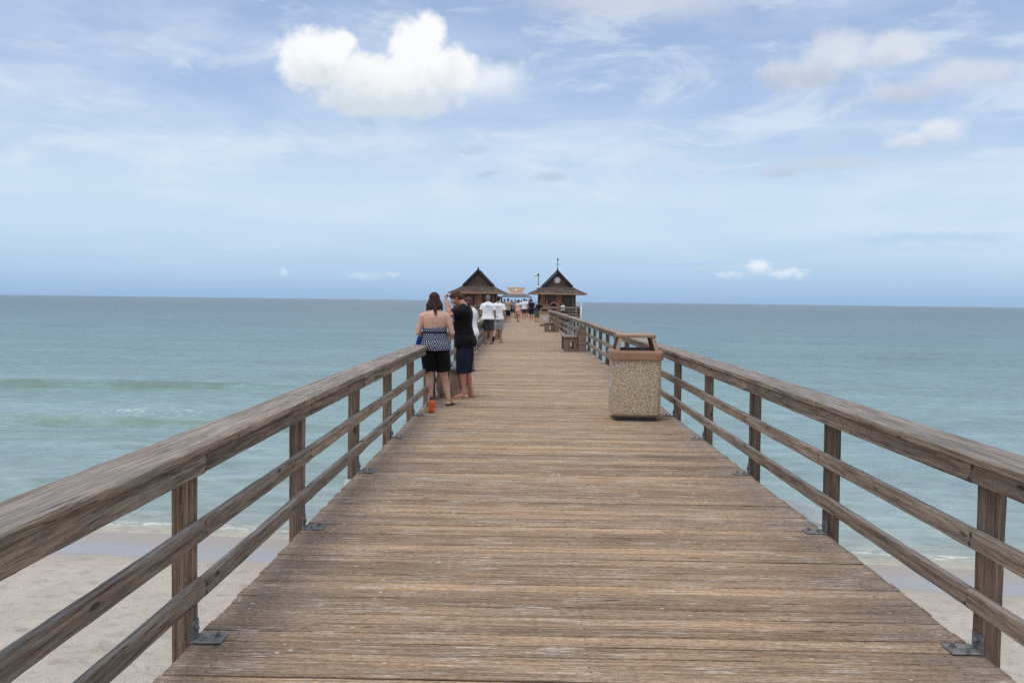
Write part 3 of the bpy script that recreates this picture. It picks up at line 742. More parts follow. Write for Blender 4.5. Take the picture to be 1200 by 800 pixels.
# emblem on the right gable
m = MB(); N = 24
m.loft([[(r * math.cos(2 * PI * k / N), -1.35 - d, 3.72 + r * math.sin(2 * PI * k / N)) for k in range(N)] for r, d in ((.30, .02), (.30, .06))])
em = m.build('round_emblem', M['label_white'], h1)
m = MB(); m.loft([[(r * math.cos(2 * PI * k / N), -1.412 , 3.72 + r * math.sin(2 * PI * k / N)) for k in range(N)] for r in (.17, .22)], cap=False); m.build('emblem_ring', M['label_grey'], em)
m = MB(); m.tube([(0, -1.55, 4.8), (0, -1.55, 5.72)], .025, 8); m.board((-.22, -1.55, 5.28), (.22, -1.55, 5.28), .03, .03)
m.board((0, -1.77, 5.38), (0, -1.33, 5.38), .03, .03)
m.add([(-.08, -1.55, 5.72), (.02, -1.55, 5.60), (.12, -1.55, 5.68), (.06, -1.55, 5.76), (.08, -1.55, 5.95), (-.02, -1.55, 5.86)], [(0, 1, 2, 3), (0, 3, 4, 5)])
m.build('weather_vane', M['trim'], h1)
m = MB(); m.ball((-1.95, -1.9, 2.98), (.14, .14, .11)); m.build('vent_dome', M['white_paint'], h1, True)

# pavilion at the far end
pv = tag(empty('end_pavilion', (-2.0, 180, 0)), 'distant tan-roofed pavilion at the far end between the huts', 'pavilion')
M['tan_roof'] = simple('tan_shingle_roof', (.42, .28, .20), .85, .3, 3)
M['grey_roof'] = simple('grey_roof_skirt', (.10, .11, .12), .8, .2, 2)
m = MB()
r0 = [(-3.2, -3.2, 2.3), (3.2, -3.2, 2.3), (3.2, 3.2, 2.3), (-3.2, 3.2, 2.3)]; r1 = [(-1.9, -1.6, 2.95), (1.9, -1.6, 2.95), (1.9, 1.6, 2.95), (-1.9, 1.6, 2.95)]
m.loft([r0, r1]); rf = m.build('roof', M['grey_roof'], pv)
m = MB(); m.loft([[(-2.15, -1.9, 2.70), (2.15, -1.9, 2.70), (2.15, 1.9, 2.70), (-2.15, 1.9, 2.70)], [(-1.45, -1.1, 3.22), (1.45, -1.1, 3.22), (1.45, 1.1, 3.22), (-1.45, 1.1, 3.22)]]); m.build('upper_skirt', M['tan_roof'], rf)
m = MB(); m.loft([[(-1.15, -.9, 3.23), (1.15, -.9, 3.23), (1.15, .9, 3.23), (-1.15, .9, 3.23)], [(-1.8, -.25, 4.2), (1.8, -.25, 4.2), (1.8, .25, 4.2), (-1.8, .25, 4.2)]]); m.build('flared_ridge', M['tan_roof'], rf)
m = MB(); poly(m, [(-.28, -.86, 3.5), (.28, -.86, 3.5), (0, -.62, 3.95)], .03, (0, -1, .3)); m.build('white_badge', M['label_white'], rf)
for sx in (-1, 1):
    for sy in (-1, 1):
        m = MB(); m.board((sx * 2.7, sy * 2.7, -.2), (sx * 2.7, sy * 2.7, 2.32), .16, .16, up=(0, 1, 0)); m.build('column', M['post'], pv)
m = MB(); m.box((0, 0, -.14), (6.6, 6.6, .14)); m.build('floor', M['rail'], pv)

# lamp post
lp = tag(empty('street_lamp', (1.32, 108, 0)), 'slim grey lamp post with a white head beside the right hut roof', 'lamp')
lp.location.x = XR + bend(108) - .28
dx_ = 1.32 - lp.location.x
m = MB(); m.tube([(dx_, 0, -.02), (dx_, 0, 4.72)], [.075, .06], 10); m.build('pole', M['galv'], lp, True)
m = MB(); m.tube([(dx_, 0, 4.62), (dx_ - .16, 0, 4.64)], .025, 8); m.build('arm', M['galv'], lp)
m = MB(); m.ball((dx_ - .34, 0, 4.55), (.21, .17, .13)); m.build('lamp_head', M['white_paint'], lp, True)
m = MB(); m.box((dx_ - .03, 0, 4.62), (.20, .14, .22)); m.build('control_box', M['trim'], lp)

# small boat near the horizon
bt = tag(empty('motor_boat', (118, 1750, SEA), .5), 'tiny white boat near the horizon right of the hut', 'boat')
m = MB(); m.loft([[(x, y * .8, z) for x, y, z in ((-3.4, -1, 1.0), (-3.4, 1, 1.0), (1.5, 1, 1.1), (3.9, 0, 1.4), (1.5, -1, 1.1))][::1], [(x * .9, y * .5, -.3) for x, y in ((-3.4, -1), (-3.4, 1), (1.5, 1), (3.6, 0), (1.5, -1))]]); m.build('hull', M['white_paint'], bt)
m = MB(); m.box((-.4, 0, 1.75), (2.4, 1.3, 1.5)); m.box((-.4, 0, 2.6), (3.0, 1.6, .12)); m.build('cabin', M['white_paint'], bt)

# ------------------------------------------------------------------ people
def skin_mat(name, col):
    def f(n, b, out):
        tc = n.node('ShaderNodeTexCoord').outputs['Object']
        lite = col; red = (col[0] * .92, col[1] * .72, col[2] * .68)
        c = n.mix(n.step(n.noise(tc, 7, 4), .4, .7), lite, red)
        n.put(b.inputs['Base Color'], c); b.inputs['Roughness'].default_value = .5
        b.inputs['Subsurface Weight'].default_value = .12; b.inputs['Subsurface Radius'].default_value = (.012, .005, .003); b.inputs['Subsurface Scale'].default_value = .6
    return material(name, f)
SK = dict(pale=skin_mat('pale_skin', (.56, .345, .25)), tan=skin_mat('tanned_skin', (.40, .215, .13)), pink=skin_mat('sunburnt_skin', (.50, .24, .165)), mid=skin_mat('skin', (.47, .27, .18)))
def cloth(name, col, rough=.85, var=.15, pattern=None):
    def f(n, b, out):
        tc = n.node('ShaderNodeTexCoord').outputs['Object']
        x, y, z = n.xyz(tc)
        v = n.noise(tc, 5, 4)
        c = n.ramp(v, [(.3, tuple(q * (1 - var) for q in col)), (.7, tuple(min(1, q * (1 + var)) for q in col))])
        if pattern == 'dots':
            u = n.math('MULTIPLY', n.math('ARCTAN2', x, y), 5.0); zz_ = n.math('MULTIPLY', z, 31.0)
            row = n.math('FLOOR', zz_); u2 = n.math('ADD', u, n.math('MULTIPLY', row, .5))
            d = n.vmath('LENGTH', n.comb(n.math('SUBTRACT', n.math('FRACT', u2), .5), n.math('MULTIPLY', n.math('SUBTRACT', n.math('FRACT', zz_), .5), .85), 0.0))
            c = n.mix(n.step(d, .34, .22), c, (.40, .42, .50))
            band = n.step(n.math('ABSOLUTE', n.math('SUBTRACT', z, 1.115)), .012, .006)
            c = n.mix(band, c, (.012, .014, .03))
        if pattern == 'plaid':
            a = n.step(n.math('SINE', n.math('MULTIPLY', n.math('ADD', x, y), 110)), -.2, .4); bq = n.step(n.math('SINE', n.math('MULTIPLY', z, 110)), -.2, .4)
            c = n.mix(n.math('MULTIPLY', n.math('ADD', a, bq), .3), c, (.16, .17, .19))
        if pattern and pattern.startswith('print'):
            cz = 1.32
            m1 = n.vmath('LENGTH', n.scale(n.vmath('SUBTRACT', tc, (.0, 0, cz)), (1 / .10, 0, 1 / .055)))
            m2 = n.vmath('LENGTH', n.scale(n.vmath('SUBTRACT', tc, (-.02, 0, 1.18)), (1 / .12, 0, 1 / .13)))
            nn_ = n.noise(tc, 42, 3, .6); back = n.step(y, .0, -.03)
            k1 = n.math('MULTIPLY', n.math('MULTIPLY', n.step(m1, 1, .7), n.step(nn_, .42, .52)), back)
            k2 = n.math('MULTIPLY', n.math('MULTIPLY', n.step(m2, 1, .7), n.step(n.noise(tc, 30, 2), .52, .6)), back)
            c = n.mix(n.math('MULTIPLY', k1, .8), c, (.17, .19, .25) if pattern == 'print_blue' else (.33, .17, .20))
            c = n.mix(n.math('MULTIPLY', k2, .5), c, (.42, .34, .44))
        n.put(b.inputs['Base Color'], c); b.inputs['Roughness'].default_value = rough; b.inputs['Specular IOR Level'].default_value = .2
        b.inputs['Sheen Weight'].default_value = .15 if sum(col) > .3 else .0
        n.put(b.inputs['Normal'], n.bump(n.noise(n.scale(tc, (9, 9, 4)), 1.0, 4, .6), .5, .025))
    return material(name, f)
CL = dict(black=cloth('black_cotton', (.0045, .0045, .006)), navy=cloth('navy_cotton', (.012, .016, .035)), white=cloth('white_cotton', (.74, .74, .76), var=.06),
          whiteb=cloth('white_shirt_blue_print', (.76, .76, .78), var=.05, pattern='print_blue'), whiter=cloth('white_shirt_red_print', (.76, .75, .77), var=.05, pattern='print_red'),
          dots=cloth('dotted_navy_jersey', (.014, .016, .04), pattern='dots'), char=cloth('charcoal_shorts', (.055, .055, .052)), plaid=cloth('grey_plaid', (.42, .42, .43), pattern='plaid'),
          khaki=cloth('khaki_shirt', (.33, .26, .18)), peach=cloth('peach_cotton', (.75, .33, .22)), cream=cloth('cream_cotton', (.62, .52, .42)), blue=cloth('blue_cotton', (.10, .16, .32)),
          red=cloth('red_cotton', (.35, .05, .05)), green=cloth('green_cotton', (.07, .13, .09)), maroon=cloth('maroon_cotton', (.10, .03, .05)))
def hair_mat(name, a, b_):
    def f(n, b, out):
        tc = n.node('ShaderNodeTexCoord').outputs['Object']
        z = n.xyz(tc)[2]
        g = n.noise(n.scale(tc, (90, 90, 8)), 1.0, 3, .6)
        c = n.mix(g, a, b_)
        n.put(b.inputs['Base Color'], c); b.inputs['Roughness'].default_value = .62; b.inputs['Specular IOR Level'].default_value = .2
        n.put(b.inputs['Normal'], n.bump(g, .6, .01))
    return material(name, f)
HR = dict(dark=hair_mat('dark_hair', (.012, .008, .007), (.04, .022, .017)), auburn=hair_mat('auburn_hair', (.012, .006, .006), (.065, .022, .018)), brown=hair_mat('brown_hair', (.04, .018, .012), (.11, .055, .035)), grey=hair_mat('grey_hair', (.10, .08, .07), (.25, .22, .2)), blond=hair_mat('blond_hair', (.2, .12, .06), (.4, .27, .14)))
M['eye_white'] = simple('eye_white', (.7, .68, .65), .3, .02); M['iris'] = simple('iris', (.03, .02, .015), .2, .1); M['lips'] = simple('lips', (.36, .13, .11), .5, .1)
M['sole'] = simple('dark_sandal', (.02, .018, .018), .7, .2); M['sole_blue'] = simple('blue_sandal', (.04, .05, .18), .6, .2); M['sole_beige'] = simple('beige_sandal', (.36, .25, .18), .7, .2)

def ell_ring(c, rx, ry, R=None, n=18, sq=1.0):
    out = []
    for k in range(n):
        t = 2 * PI * k / n; ct, st = math.cos(t), math.sin(t)
        p = Vector((rx * math.copysign(abs(ct) ** sq, ct), ry * math.copysign(abs(st) ** sq, st), 0))
        out.append(Vector(c) + (R @ p if R is not None else p))
    return out
def limb(m, pts, rads, n=12):
    """rounded tapering limb through pts"""
    P_ = [Vector(p) for p in pts]; Q_ = []; R_ = []
    for i in range(len(P_) - 1):
        for k in range(4):
            t = k / 4; Q_.append(P_[i].lerp(P_[i + 1], t)); R_.append(rads[i] + (rads[i + 1] - rads[i]) * t)
    Q_.append(P_[-1]); R_.append(rads[-1])
    m.tube(Q_, R_, n)
    for p, r in zip(P_, rads): m.ball(p, r * .995, nu=12, nv=8)
def remesh(m, vox, smooth=3, fold=0.0, seed=0, fscale=6):
    me = m.mesh('tmp'); o = bpy.data.objects.new('tmp', me); COL.objects.link(o)
    r = o.modifiers.new('r', 'REMESH'); r.mode = 'VOXEL'; r.voxel_size = vox; r.use_smooth_shade = True
    s = o.modifiers.new('s', 'SMOOTH'); s.factor = .5; s.iterations = smooth
    dg = bpy.context.evaluated_depsgraph_get(); dg.update()
    out = bpy.data.meshes.new_from_object(o.evaluated_get(dg))
    bpy.data.objects.remove(o); bpy.data.meshes.remove(me)
    if fold:
        nr = [v.normal.copy() for v in out.vertices]
        for v, nn_ in zip(out.vertices, nr):
            q = Vector((v.co.x * fscale, v.co.y * fscale, v.co.z * fscale * .55)) + Vector((seed, 0, 0))
            v.co += nn_ * fold * (noise.noise(q) + .5 * noise.noise(q * 2.3))
    out.materials.clear()
    for p in out.polygons: p.use_smooth = True
    return out

def hand(m, wrist, d, pn, side, s=1.0, curl=.5):
    """palm and five fingers: d direction of the hand, pn palm normal, side the thumb direction"""
    wrist = Vector(wrist); d = Vector(d).normalized(); pn = Vector(pn); pn = (pn - d * pn.dot(d)).normalized(); t = d.cross(pn).normalized()
    if t.dot(Vector(side)) < 0: t = -t
    R = Matrix((t, pn, d)).transposed()
    for k, (l, wd, th) in enumerate(((.0, .027, .02), (.03, .034, .018), (.06, .040, .016), (.082, .041, .014))):
        m.ball(wrist + d * l * s, (wd * s, th * s, .026 * s), R)
    for k, (o, ln) in enumerate(((.031, .070), (.011, .078), (-.010, .073), (-.031, .057))):
        p = wrist + d * .085 * s + t * o * s; a = curl * .5; pts = [p - d * .02 * s, p]; dirv = d
        for j in range(3):
            dirv = (Matrix.Rotation(0, 3, 'X') @ dirv); dd = (d * math.cos(a) + pn * math.sin(a)).normalized()
            p = p + (dd + t * o * 1.6) * ln * s * (.42, .32, .26)[j]; pts.append(p); a += curl * .65
        limb(m, pts, [.0095 * s, .0095 * s, .0088 * s, .008 * s, .007 * s], 8)
    p = wrist + d * .022 * s + t * .026 * s
    limb(m, [p, p + (d * .5 + t * .75 + pn * .3).normalized() * .036 * s, p + (d * .5 + t * .75 + pn * .3).normalized() * .036 * s + (d * .85 + t * .3 + pn * .35).normalized() * .038 * s], [.014 * s, .011 * s, .0085 * s], 8)

def person(label, loc, face, h=1.7, w=1.0, wx=None, lean=0, sway=0, head=(0, 0, 0), aL=None, aR=None, lL=None, lR=None, skin='mid', hair=('short', 'dark'), top=None, bot=None, shoe='sole', vox=.012, handc=(.5, .5), palm=(None, None), seat=0.0, bag=None, group=None, name='person', belly=0.0, cap=None):
    """face: direction the person faces, degrees clockwise from +Y.  Joints are given in the local frame (x right, y forward) for a 1.70 m body."""
    root = tag(empty(name, loc, -math.radians(face)), label, 'person', group or 'visitors on the pier'); S = h / 1.70
    hipz = .90 - seat
    ML = Matrix.Translation((0, 0, hipz)) @ Matrix.Rotation(-math.radians(lean), 4, 'X') @ Matrix.Rotation(math.radians(sway), 4, 'Y') @ Matrix.Translation((0, 0, -hipz))
    U = lambda p: ML @ Vector((p[0], p[1], p[2] - seat))
    RU = ML.to_3x3()
    def torso(m, z0, z1, inf=0.0, tw=w, hem=0.0):
        prof = [(.80, .150, .112, .0), (.86, .172, .122, -.008), (.92, .172, .120, -.006), (1.00, .150, .105, .0), (1.08, .142, .102, .004), (1.18, .156, .110, .006), (1.28, .168, .114, .0), (1.34, .160, .106, -.008), (1.39, .132, .088, -.012), (1.43, .092, .068, -.012), (1.46, .062, .06, -.01)]
        rings = []
        zs = [z0] + [p[0] for p in prof if z0 + .01 < p[0] < z1 - .01] + [z1]
        for z in zs:
            for a, b in zip(prof[:-1], prof[1:]):
                if a[0] <= z <= b[0] + 1e-6:
                    t = (z - a[0]) / (b[0] - a[0]); break
            rx, ry, yo = (a[i] + (b[i] - a[i]) * t for i in (1, 2, 3))
            f = hem * max(0, (1.15 - z) / .3); bl = belly * math.exp(-((z - 1.03) / .14) ** 2)
            rings.append(ell_ring(U((0, yo + bl * .6, z)), rx * tw + inf + f, ry * (tw * .55 + .45) + inf + f * .8 + bl, RU, sq=.88))
        m.loft(rings)
    sh = .172 * (w * .6 + .4)
    aL = aL or ((-sh - .07, -.02, 1.10), (-sh - .06, .07, .86)); aR = aR or ((sh + .07, -.02, 1.10), (sh + .06, .07, .86))
    lL = lL or ((-.09, .01, .47), (-.095, -.03, .075), 0); lR = lR or ((.09, .01, .47), (.095, -.03, .075), 0)
    SL, SR = U((-sh, -.012, 1.355)), U((sh, -.012, 1.355))
    arms = []
    for s_, (el_, wr), S0 in ((-1, aL, SL), (1, aR, SR)): arms.append((s_, S0, Vector(el_), Vector(wr)))
    m = MB(); torso(m, .82, 1.46)
    k = w * .5 + .5
    for S0 in (SL, SR): limb(m, [U((0, -.015, 1.43)), S0 + Vector((0, 0, .012))], [.05, .045], 12)
    for i, (s_, S0, E_, W_) in enumerate(arms):
        limb(m, [S0, S0.lerp(E_, .5), E_, E_.lerp(W_, .35), W_], [.052 * k, .046 * k, .038 * k, .040 * k, .026], 12)
        d = (W_ - E_).normalized(); pn = palm[i] or Vector((-s_, .25, 0)); side = Vector((0, 1, .3))
        hand(m, W_, d, pn, side, 1.0, handc[i])
    feet = []
    for s_, (K_, A_, tw) in ((-1, lL), (1, lR)):
        Hh = Vector((s_ * .088 * k, -.005, .86 - seat)); K_ = Vector(K_); A_ = Vector(A_)
        limb(m, [Hh, Hh.lerp(K_, .5), K_, K_.lerp(A_, .33), K_.lerp(A_, .7), A_], [.092 * k, .078 * k, .056 * k, .055 * k, .040 * k, .034], 14)
        sd = (A_ - K_).normalized(); fw = Vector((math.sin(math.radians(tw)), math.cos(math.radians(tw)), 0)); up = Vector((0, 0, 1))
        if sd.z > -.93 and sd.y < -.3: up = -sd; fw = (fw - up * fw.dot(up)).normalized()
        heel = A_ - up * .045 - fw * .035; toe = A_ - up * .052 + fw * .165
        limb(m, [heel, A_ - up * .03 + fw * .03, A_ - up * .042 + fw * .09, toe - fw * .02], [.030, .034, .029, .018], 10)
        rt = fw.cross(up)
        for j in range(5): limb(m, [toe + rt * (.030 - .015 * j) * 1.0 - fw * (.045 + .004 * j), toe + rt * (.034 - .017 * j) + fw * (.018 - .008 * j if s_ * 1 > 0 else -.014 + .008 * j)], [.0125, .0095], 8)
        feet.append((A_, fw, up, rt))
    # neck, head
    hp, hy, hr = head
    NB = U((0, -.012, 1.45)); HM = RU @ Euler((math.radians(-hp), math.radians(hr), -math.radians(hy)), 'XYZ').to_matrix()
    NT_ = NB + (RU @ Vector((0, .012, .035))) + HM @ Vector((0, .005, .03)); HC = NT_ + HM @ Vector((0, .022, .095))
    limb(m, [NB - RU @ Vector((0, 0, .04)), NB, NT_, NT_ + HM @ Vector((0, .01, .03))], [.066, .056, .052, .052], 14)
    hp_ = lambda x, y, z: HC + HM @ Vector((x, y, z))
    m.ball(hp_(0, -.012, .030), (.073, .092, .082), HM, 18, 12); m.ball(hp_(0, .018, -.005), (.064, .072, .092), HM, 18, 12)
    m.ball(hp_(0, .030, -.055), (.047, .052, .050), HM); m.ball(hp_(0, .066, -.088), (.018, .018, .015), HM)
    m.ball(hp_(0, .084, .030), (.042, .012, .012), HM)
    limb(m, [hp_(0, .086, .018), hp_(0, .104, -.014)], [.009, .0135], 8); m.ball(hp_(-.012, .094, -.018), .009); m.ball(hp_(.012, .094, -.018), .009)
    m.ball(hp_(0, .084, -.050), (.022, .011, .010), HM)
    for s_ in (-1, 1):
        m.ball(hp_(s_ * .072, -.012, -.003), (.010, .020, .031), HM); m.ball(hp_(s_ * .040, .058, -.022), (.022, .022, .022), HM)
    ob = lambda nm, mesh, mat: link(nm, mesh, mat, root)
    body = ob('body', remesh(m, vox, 2), SK[skin])
    for s_ in (-1, 1):
        if vox < .011:
            q = MB(); q.ball(hp_(s_ * .030, .079, .010), .0125, HM); e = q.build('eye', M['eye_white'], body, True)
            q = MB(); q.ball(hp_(s_ * .030, .0885, .010), .0055, HM); q.build('iris', M['iris'], e, True)
    if vox < .011:
        q = MB(); q.ball(hp_(0, .0915, -.047), (.021, .006, .005), HM); q.ball(hp_(0, .0915, -.055), (.018, .006, .005), HM); q.build('lips', M['lips'], body, True)
    # hair
    style, hc = hair; m = MB()
    if style == 'bald': m = None
    else:
        m.ball(hp_(0, -.020, .042), (.081, .094, .082), HM, 20, 12); m.ball(hp_(0, -.045, .005), (.077, .068, .080), HM, 20, 12)
        m.ball(hp_(0, .030, .075), (.060, .055, .038), HM)
        for s_ in (-1, 1): m.ball(hp_(s_ * .064, -.022, .018), (.018, .045, .045), HM)
        if style == 'long':
            m.ball(hp_(0, -.055, -.045), (.085, .055, .085), HM, 20, 12); m.ball(hp_(-.035, -.062, -.110), (.065, .042, .07), HM); m.ball(hp_(.035, -.062, -.110), (.065, .042, .07), HM)
            for s_ in (-1, 1): limb(m, [hp_(s_ * .06, -.03, .0), hp_(s_ * .088, -.045, -.09), hp_(s_ * .112, -.05, -.155)], [.03, .042, .020], 10)
            limb(m, [hp_(0, -.09, -.09), hp_(.012, -.118, -.17), hp_(.022, -.128, -.25)], [.035, .026, .012], 10)
        if style == 'pony':
            limb(m, [hp_(0, -.10, .03), hp_(0, -.145, .0), hp_(0, -.14, -.10)], [.025, .028, .010], 10)
        if style == 'bob':
            m.ball(hp_(0, -.04, -.04), (.085, .062, .075), HM)
        hm_ = remesh(m, vox * .9, 2, .004, random.random() * 9, 22); link('hair', hm_, HR[hc], root)
    if cap:
        m = MB(); m.ball(hp_(0, -.008, .055), (.088, .103, .072), HM, 18, 12); m.ball(hp_(0, .105, .050), (.062, .070, .009), HM); link('cap', remesh(m, vox * .8, 2), CL[cap], root)
    # top
    if top:
        m = MB(); z0 = top.get('z0', .82); z1 = top.get('z1', 1.45)
        torso(m, z0, z1, top.get('inf', .016), w, top.get('hem', .012))
        if top.get('sleeve', .55):
            for (s_, S0, E_, W_) in arms:
                e = S0.lerp(E_, top.get('sleeve', .55)); r0 = (.066 * k) + .006; limb(m, [S0 + Vector((-s_ * .03, 0, -.005)), S0, S0.lerp(e, .6)], [r0, r0, r0 * .97], 14); limb(m, [U((0, -.015, 1.425)), U((s_ * .045, -.015, 1.425)), S0 + Vector((0, 0, .012))], [.058, .066, .062], 12)
                m.tube([S0, e], [r0, r0 * top.get('flare', 1.06)], 16)
        ob(top.get('name', 'shirt'), remesh(m, vox * .85, 2, top.get('fold', .010), random.random() * 9, 7), CL[top['c']])
    if bot:
        m = MB(); zk = bot.get('z', .50); inf = bot.get('inf', .014)
        if bot.get('skirt'):
            c0 = Vector((0, 0, .96 - seat)); rr = []
            for z, f in ((.98, .98), (.90, 1.06), (.80, 1.10), (zk + .05, bot.get('flare', 1.0)), (zk, bot.get('flare', 1.0))):
                rr.append(ell_ring((0, -.004, z - seat), .172 * w * f + inf, .125 * (w * .55 + .45) * f + inf, None, sq=.85))
            m.loft(rr)
        else:
            torso(m, .82, .99, inf + .004)
            for s_, (K_, A_, tw), in ((-1, lL), (1, lR)):
                Hh = Vector((s_ * .088 * k, -.005, .86 - seat)); K_ = Vector(K_); A_ = Vector(A_)
                pts = [Hh, Hh.lerp(K_, .5)]; rad = [.098 * k + inf, .086 * k + inf + .006]
                if zk < .47: pts += [K_, K_.lerp(A_, (.47 - zk) / .42)]; rad += [.066 * k + inf, .060 * k + inf * 1.1]
                else:
                    t = (.86 - zk) / .39; pts = [Hh, Hh.lerp(K_, t * .6), Hh.lerp(K_, t)]; rad = [.098 * k + inf, .088 * k + inf + .006, (.08 * k + inf + .008)]
                m.tube([p for p in pts], rad, 16); m.ball(Hh, .1 * k + inf)
        ob(bot.get('name', 'shorts'), remesh(m, vox * .85, 2, .007, random.random() * 9, 8), CL[bot['c']])
    if shoe:
        for (A_, fw, up, rt) in feet:
            m = MB(); sp_ = []
            for (t, wd) in ((-.075, .022), (-.06, .033), (.0, .036), (.07, .040), (.13, .044), (.18, .036), (.195, .022)):
                c = A_ + fw * t - up * .071; sp_.append([c + rt * wd + up * .008, c - rt * wd + up * .008, c - rt * wd - up * .008, c + rt * wd - up * .008])
            m.loft(sp_); m.tube([A_ + fw * .05 + rt * .042 - up * .065, A_ + fw * .075 + rt * .02 - up * .010, A_ + fw * .085 - up * .006, A_ + fw * .075 - rt * .02 - up * .010, A_ + fw * .05 - rt * .042 - up * .065], .008, 6)
            m.build('sandal', M[shoe], root, False)
    for c in kids(root) : c.scale = (S, S, S)
    if bag: bag(root)
    return root

def gaze(root): pass
DZ = .006
# the woman with her back to us
person('woman in a dotted navy strapless top and black shorts standing at the left railing', (-1.375, 14.45, DZ), -4, 1.69, 1.12, sway=-1.5, head=(12, 0, 0), skin='pale', hair=('long', 'auburn'),
       aL=((-.262, -.03, 1.11), (-.17, .17, 1.06)), aR=((.258, -.03, 1.11), (.16, .17, 1.07)), handc=(.9, .9), palm=(Vector((.3, .1, 1)), Vector((-.3, .1, 1))),
       lL=((-.075, .02, .46), (-.065, -.02, .075), -8), lR=((.135, .05, .46), (.215, .03, .075), 22),
       top=dict(c='dots', z0=.84, z1=1.19, sleeve=0, inf=.014, hem=.036, name='strapless_top', fold=.006), bot=dict(c='black', z=.535, inf=.022, name='shorts'), vox=.0068)
# the man in black, turned to the left with his head bowed
person('man in black t-shirt and navy capri shorts holding a hand to his bowed head', (-1.0, 15.62, DZ), -84, 1.77, 1.0, lean=4, head=(34, 0, 0), skin='pink', hair=('short', 'brown'),
       aL=((-.22, .20, 1.30), (-.14, .27, 1.515)), aR=((.22, .12, 1.12), (.12, .30, 1.22)), handc=(1.5, .8), palm=(Vector((.5, -.9, 0)), Vector((-1, .1, .2))),
       lL=((-.08, .03, .47), (-.085, -.02, .075), 6), lR=((.09, -.02, .47), (.10, -.09, .075), -6),
       top=dict(c='black', z0=.80, sleeve=.72, inf=.032, hem=.022, flare=1.22, fold=.016), bot=dict(c='navy', z=.385, inf=.026, name='capri_shorts'), shoe='sole_beige', vox=.0068, belly=.015)
# partly hidden person in white beyond him
person('brown-haired woman in a long white top half hidden by the man', (-1.235, 21.5, DZ), -58, 1.66, .92, lean=3, head=(16, -6, 0), skin='pink', hair=('bob', 'brown'),
       aL=((-.25, .03, 1.12), (-.12, .22, 1.2)), aR=((.25, .03, 1.12), (.14, .24, 1.16)), handc=(.8, .8),
       lR=((.10, .04, .46), (.13, .02, .075), 5), top=dict(c='white', z0=.81, sleeve=.5, inf=.022, hem=.03), bot=dict(c='white', z=.70, inf=.015), shoe='sole_blue', vox=.009)
person('man in a white t-shirt with a blue back print and charcoal shorts walking away', (-1.42, 35.4, DZ), 4, 1.78, 1.12, lean=2, head=(10, -20, 0), skin='tan', hair=('short', 'grey'),
       aL=((-.25, .02, 1.12), (-.23, .20, 1.02)), aR=((.25, .0, 1.10), (.24, .10, .88)), lL=((-.09, .03, .47), (-.09, -.02, .075), -5), lR=((.09, .05, .47), (.12, .04, .075), 8),
       top=dict(c='whiteb', z0=.86, sleeve=.62, inf=.030, hem=.02, flare=1.15), bot=dict(c='char', z=.50, inf=.03), vox=.009)
person('striding man in white t-shirt with reddish back print and grey plaid shorts', (-1.09, 36.8, DZ), 6, 1.76, 1.1, lean=2, head=(6, -10, 0), skin='tan', hair=('short', 'dark'), cap='maroon',
       aL=((-.25, .0, 1.10), (-.23, .12, .88)), aR=((.25, -.02, 1.10), (.27, .06, .86)), lL=((-.085, .01, .475), (-.10, -.33, .22), -5), lR=((.09, .04, .47), (.10, .02, .075), 6),
       top=dict(c='whiter', z0=.84, sleeve=.62, inf=.030, hem=.02, flare=1.15), bot=dict(c='plaid', z=.46, inf=.032), vox=.009)
# the crowd between the bins and the huts
person('man in a khaki shirt and dark shorts with his elbows out before the huts', (-1.42, 73.5, DZ), 0, 1.76, 1.05, skin='tan', hair=('short', 'dark'), aL=((-.42, .0, 1.24), (-.25, .1, 1.05)), aR=((.42, .0, 1.24), (.25, .1, 1.05)),
       top=dict(c='khaki', z0=.86, inf=.03), bot=dict(c='navy', z=.45, inf=.03))
person('woman in peach shorts and a pale top walking along the pier', (-.66, 74.0, DZ), 12, 1.66, 1.0, skin='tan', hair=('pony', 'dark'), lL=((-.09, .14, .49), (-.07, .18, .075), 0), lR=((.09, .02, .48), (.10, -.22, .15), 0), aR=((.30, .05, 1.14), (.2, .25, 1.2)),
       top=dict(c='cream', z0=.90, inf=.014, sleeve=.2), bot=dict(c='peach', z=.60, inf=.03))
person('person in white shirt and dark shorts left of the dark-clad one', (-.2, 84, DZ), -6, 1.80, 1.1, skin='pink', hair=('short', 'dark'), top=dict(c='white', z0=.86, inf=.035), bot=dict(c='char', z=.52, inf=.03), aR=((.30, .02, 1.15), (.25, .2, 1.1)))
person('person in a white shirt just behind the walker in peach shorts', (-.72, 88, DZ), 5, 1.70, 1.0, skin='mid', hair=('short', 'brown'), top=dict(c='white', z0=.86, inf=.03), bot=dict(c='khaki', z=.5, inf=.03))
person('person in a dark t-shirt and shorts standing before the huts', (.42, 80, DZ), 10, 1.76, 1.1, skin='pink', hair=('short', 'dark'), top=dict(c='navy', z0=.84, inf=.03), bot=dict(c='navy', z=.52, inf=.03), lL=((-.10, .1, .48), (-.14, .1, .075), 0))
person('person in black bending by the right railing next to the far bin', (.80, 74, DZ), 30, 1.7, 1.05, lean=38, skin='tan', hair=('short', 'dark'), top=dict(c='black', z0=.84, inf=.03), bot=dict(c='green', z=.42, inf=.03), aL=((-.2, .50, 1.0), (-.1, .62, .82)), aR=((.2, .55, 1.0), (.1, .65, .82)))
person('person in maroon leaning at the railing before the right hut', (1.98, 92.7, .004), 185, 1.7, 1.0, lean=10, skin='mid', hair=('short', 'dark'), top=dict(c='maroon', z0=.86, inf=.03), bot=dict(c='navy', z=.5, inf=.03), aL=((-.25, .12, 1.12), (-.1, .30, 1.22)), aR=((.25, .12, 1.12), (.1, .30, 1.22)))
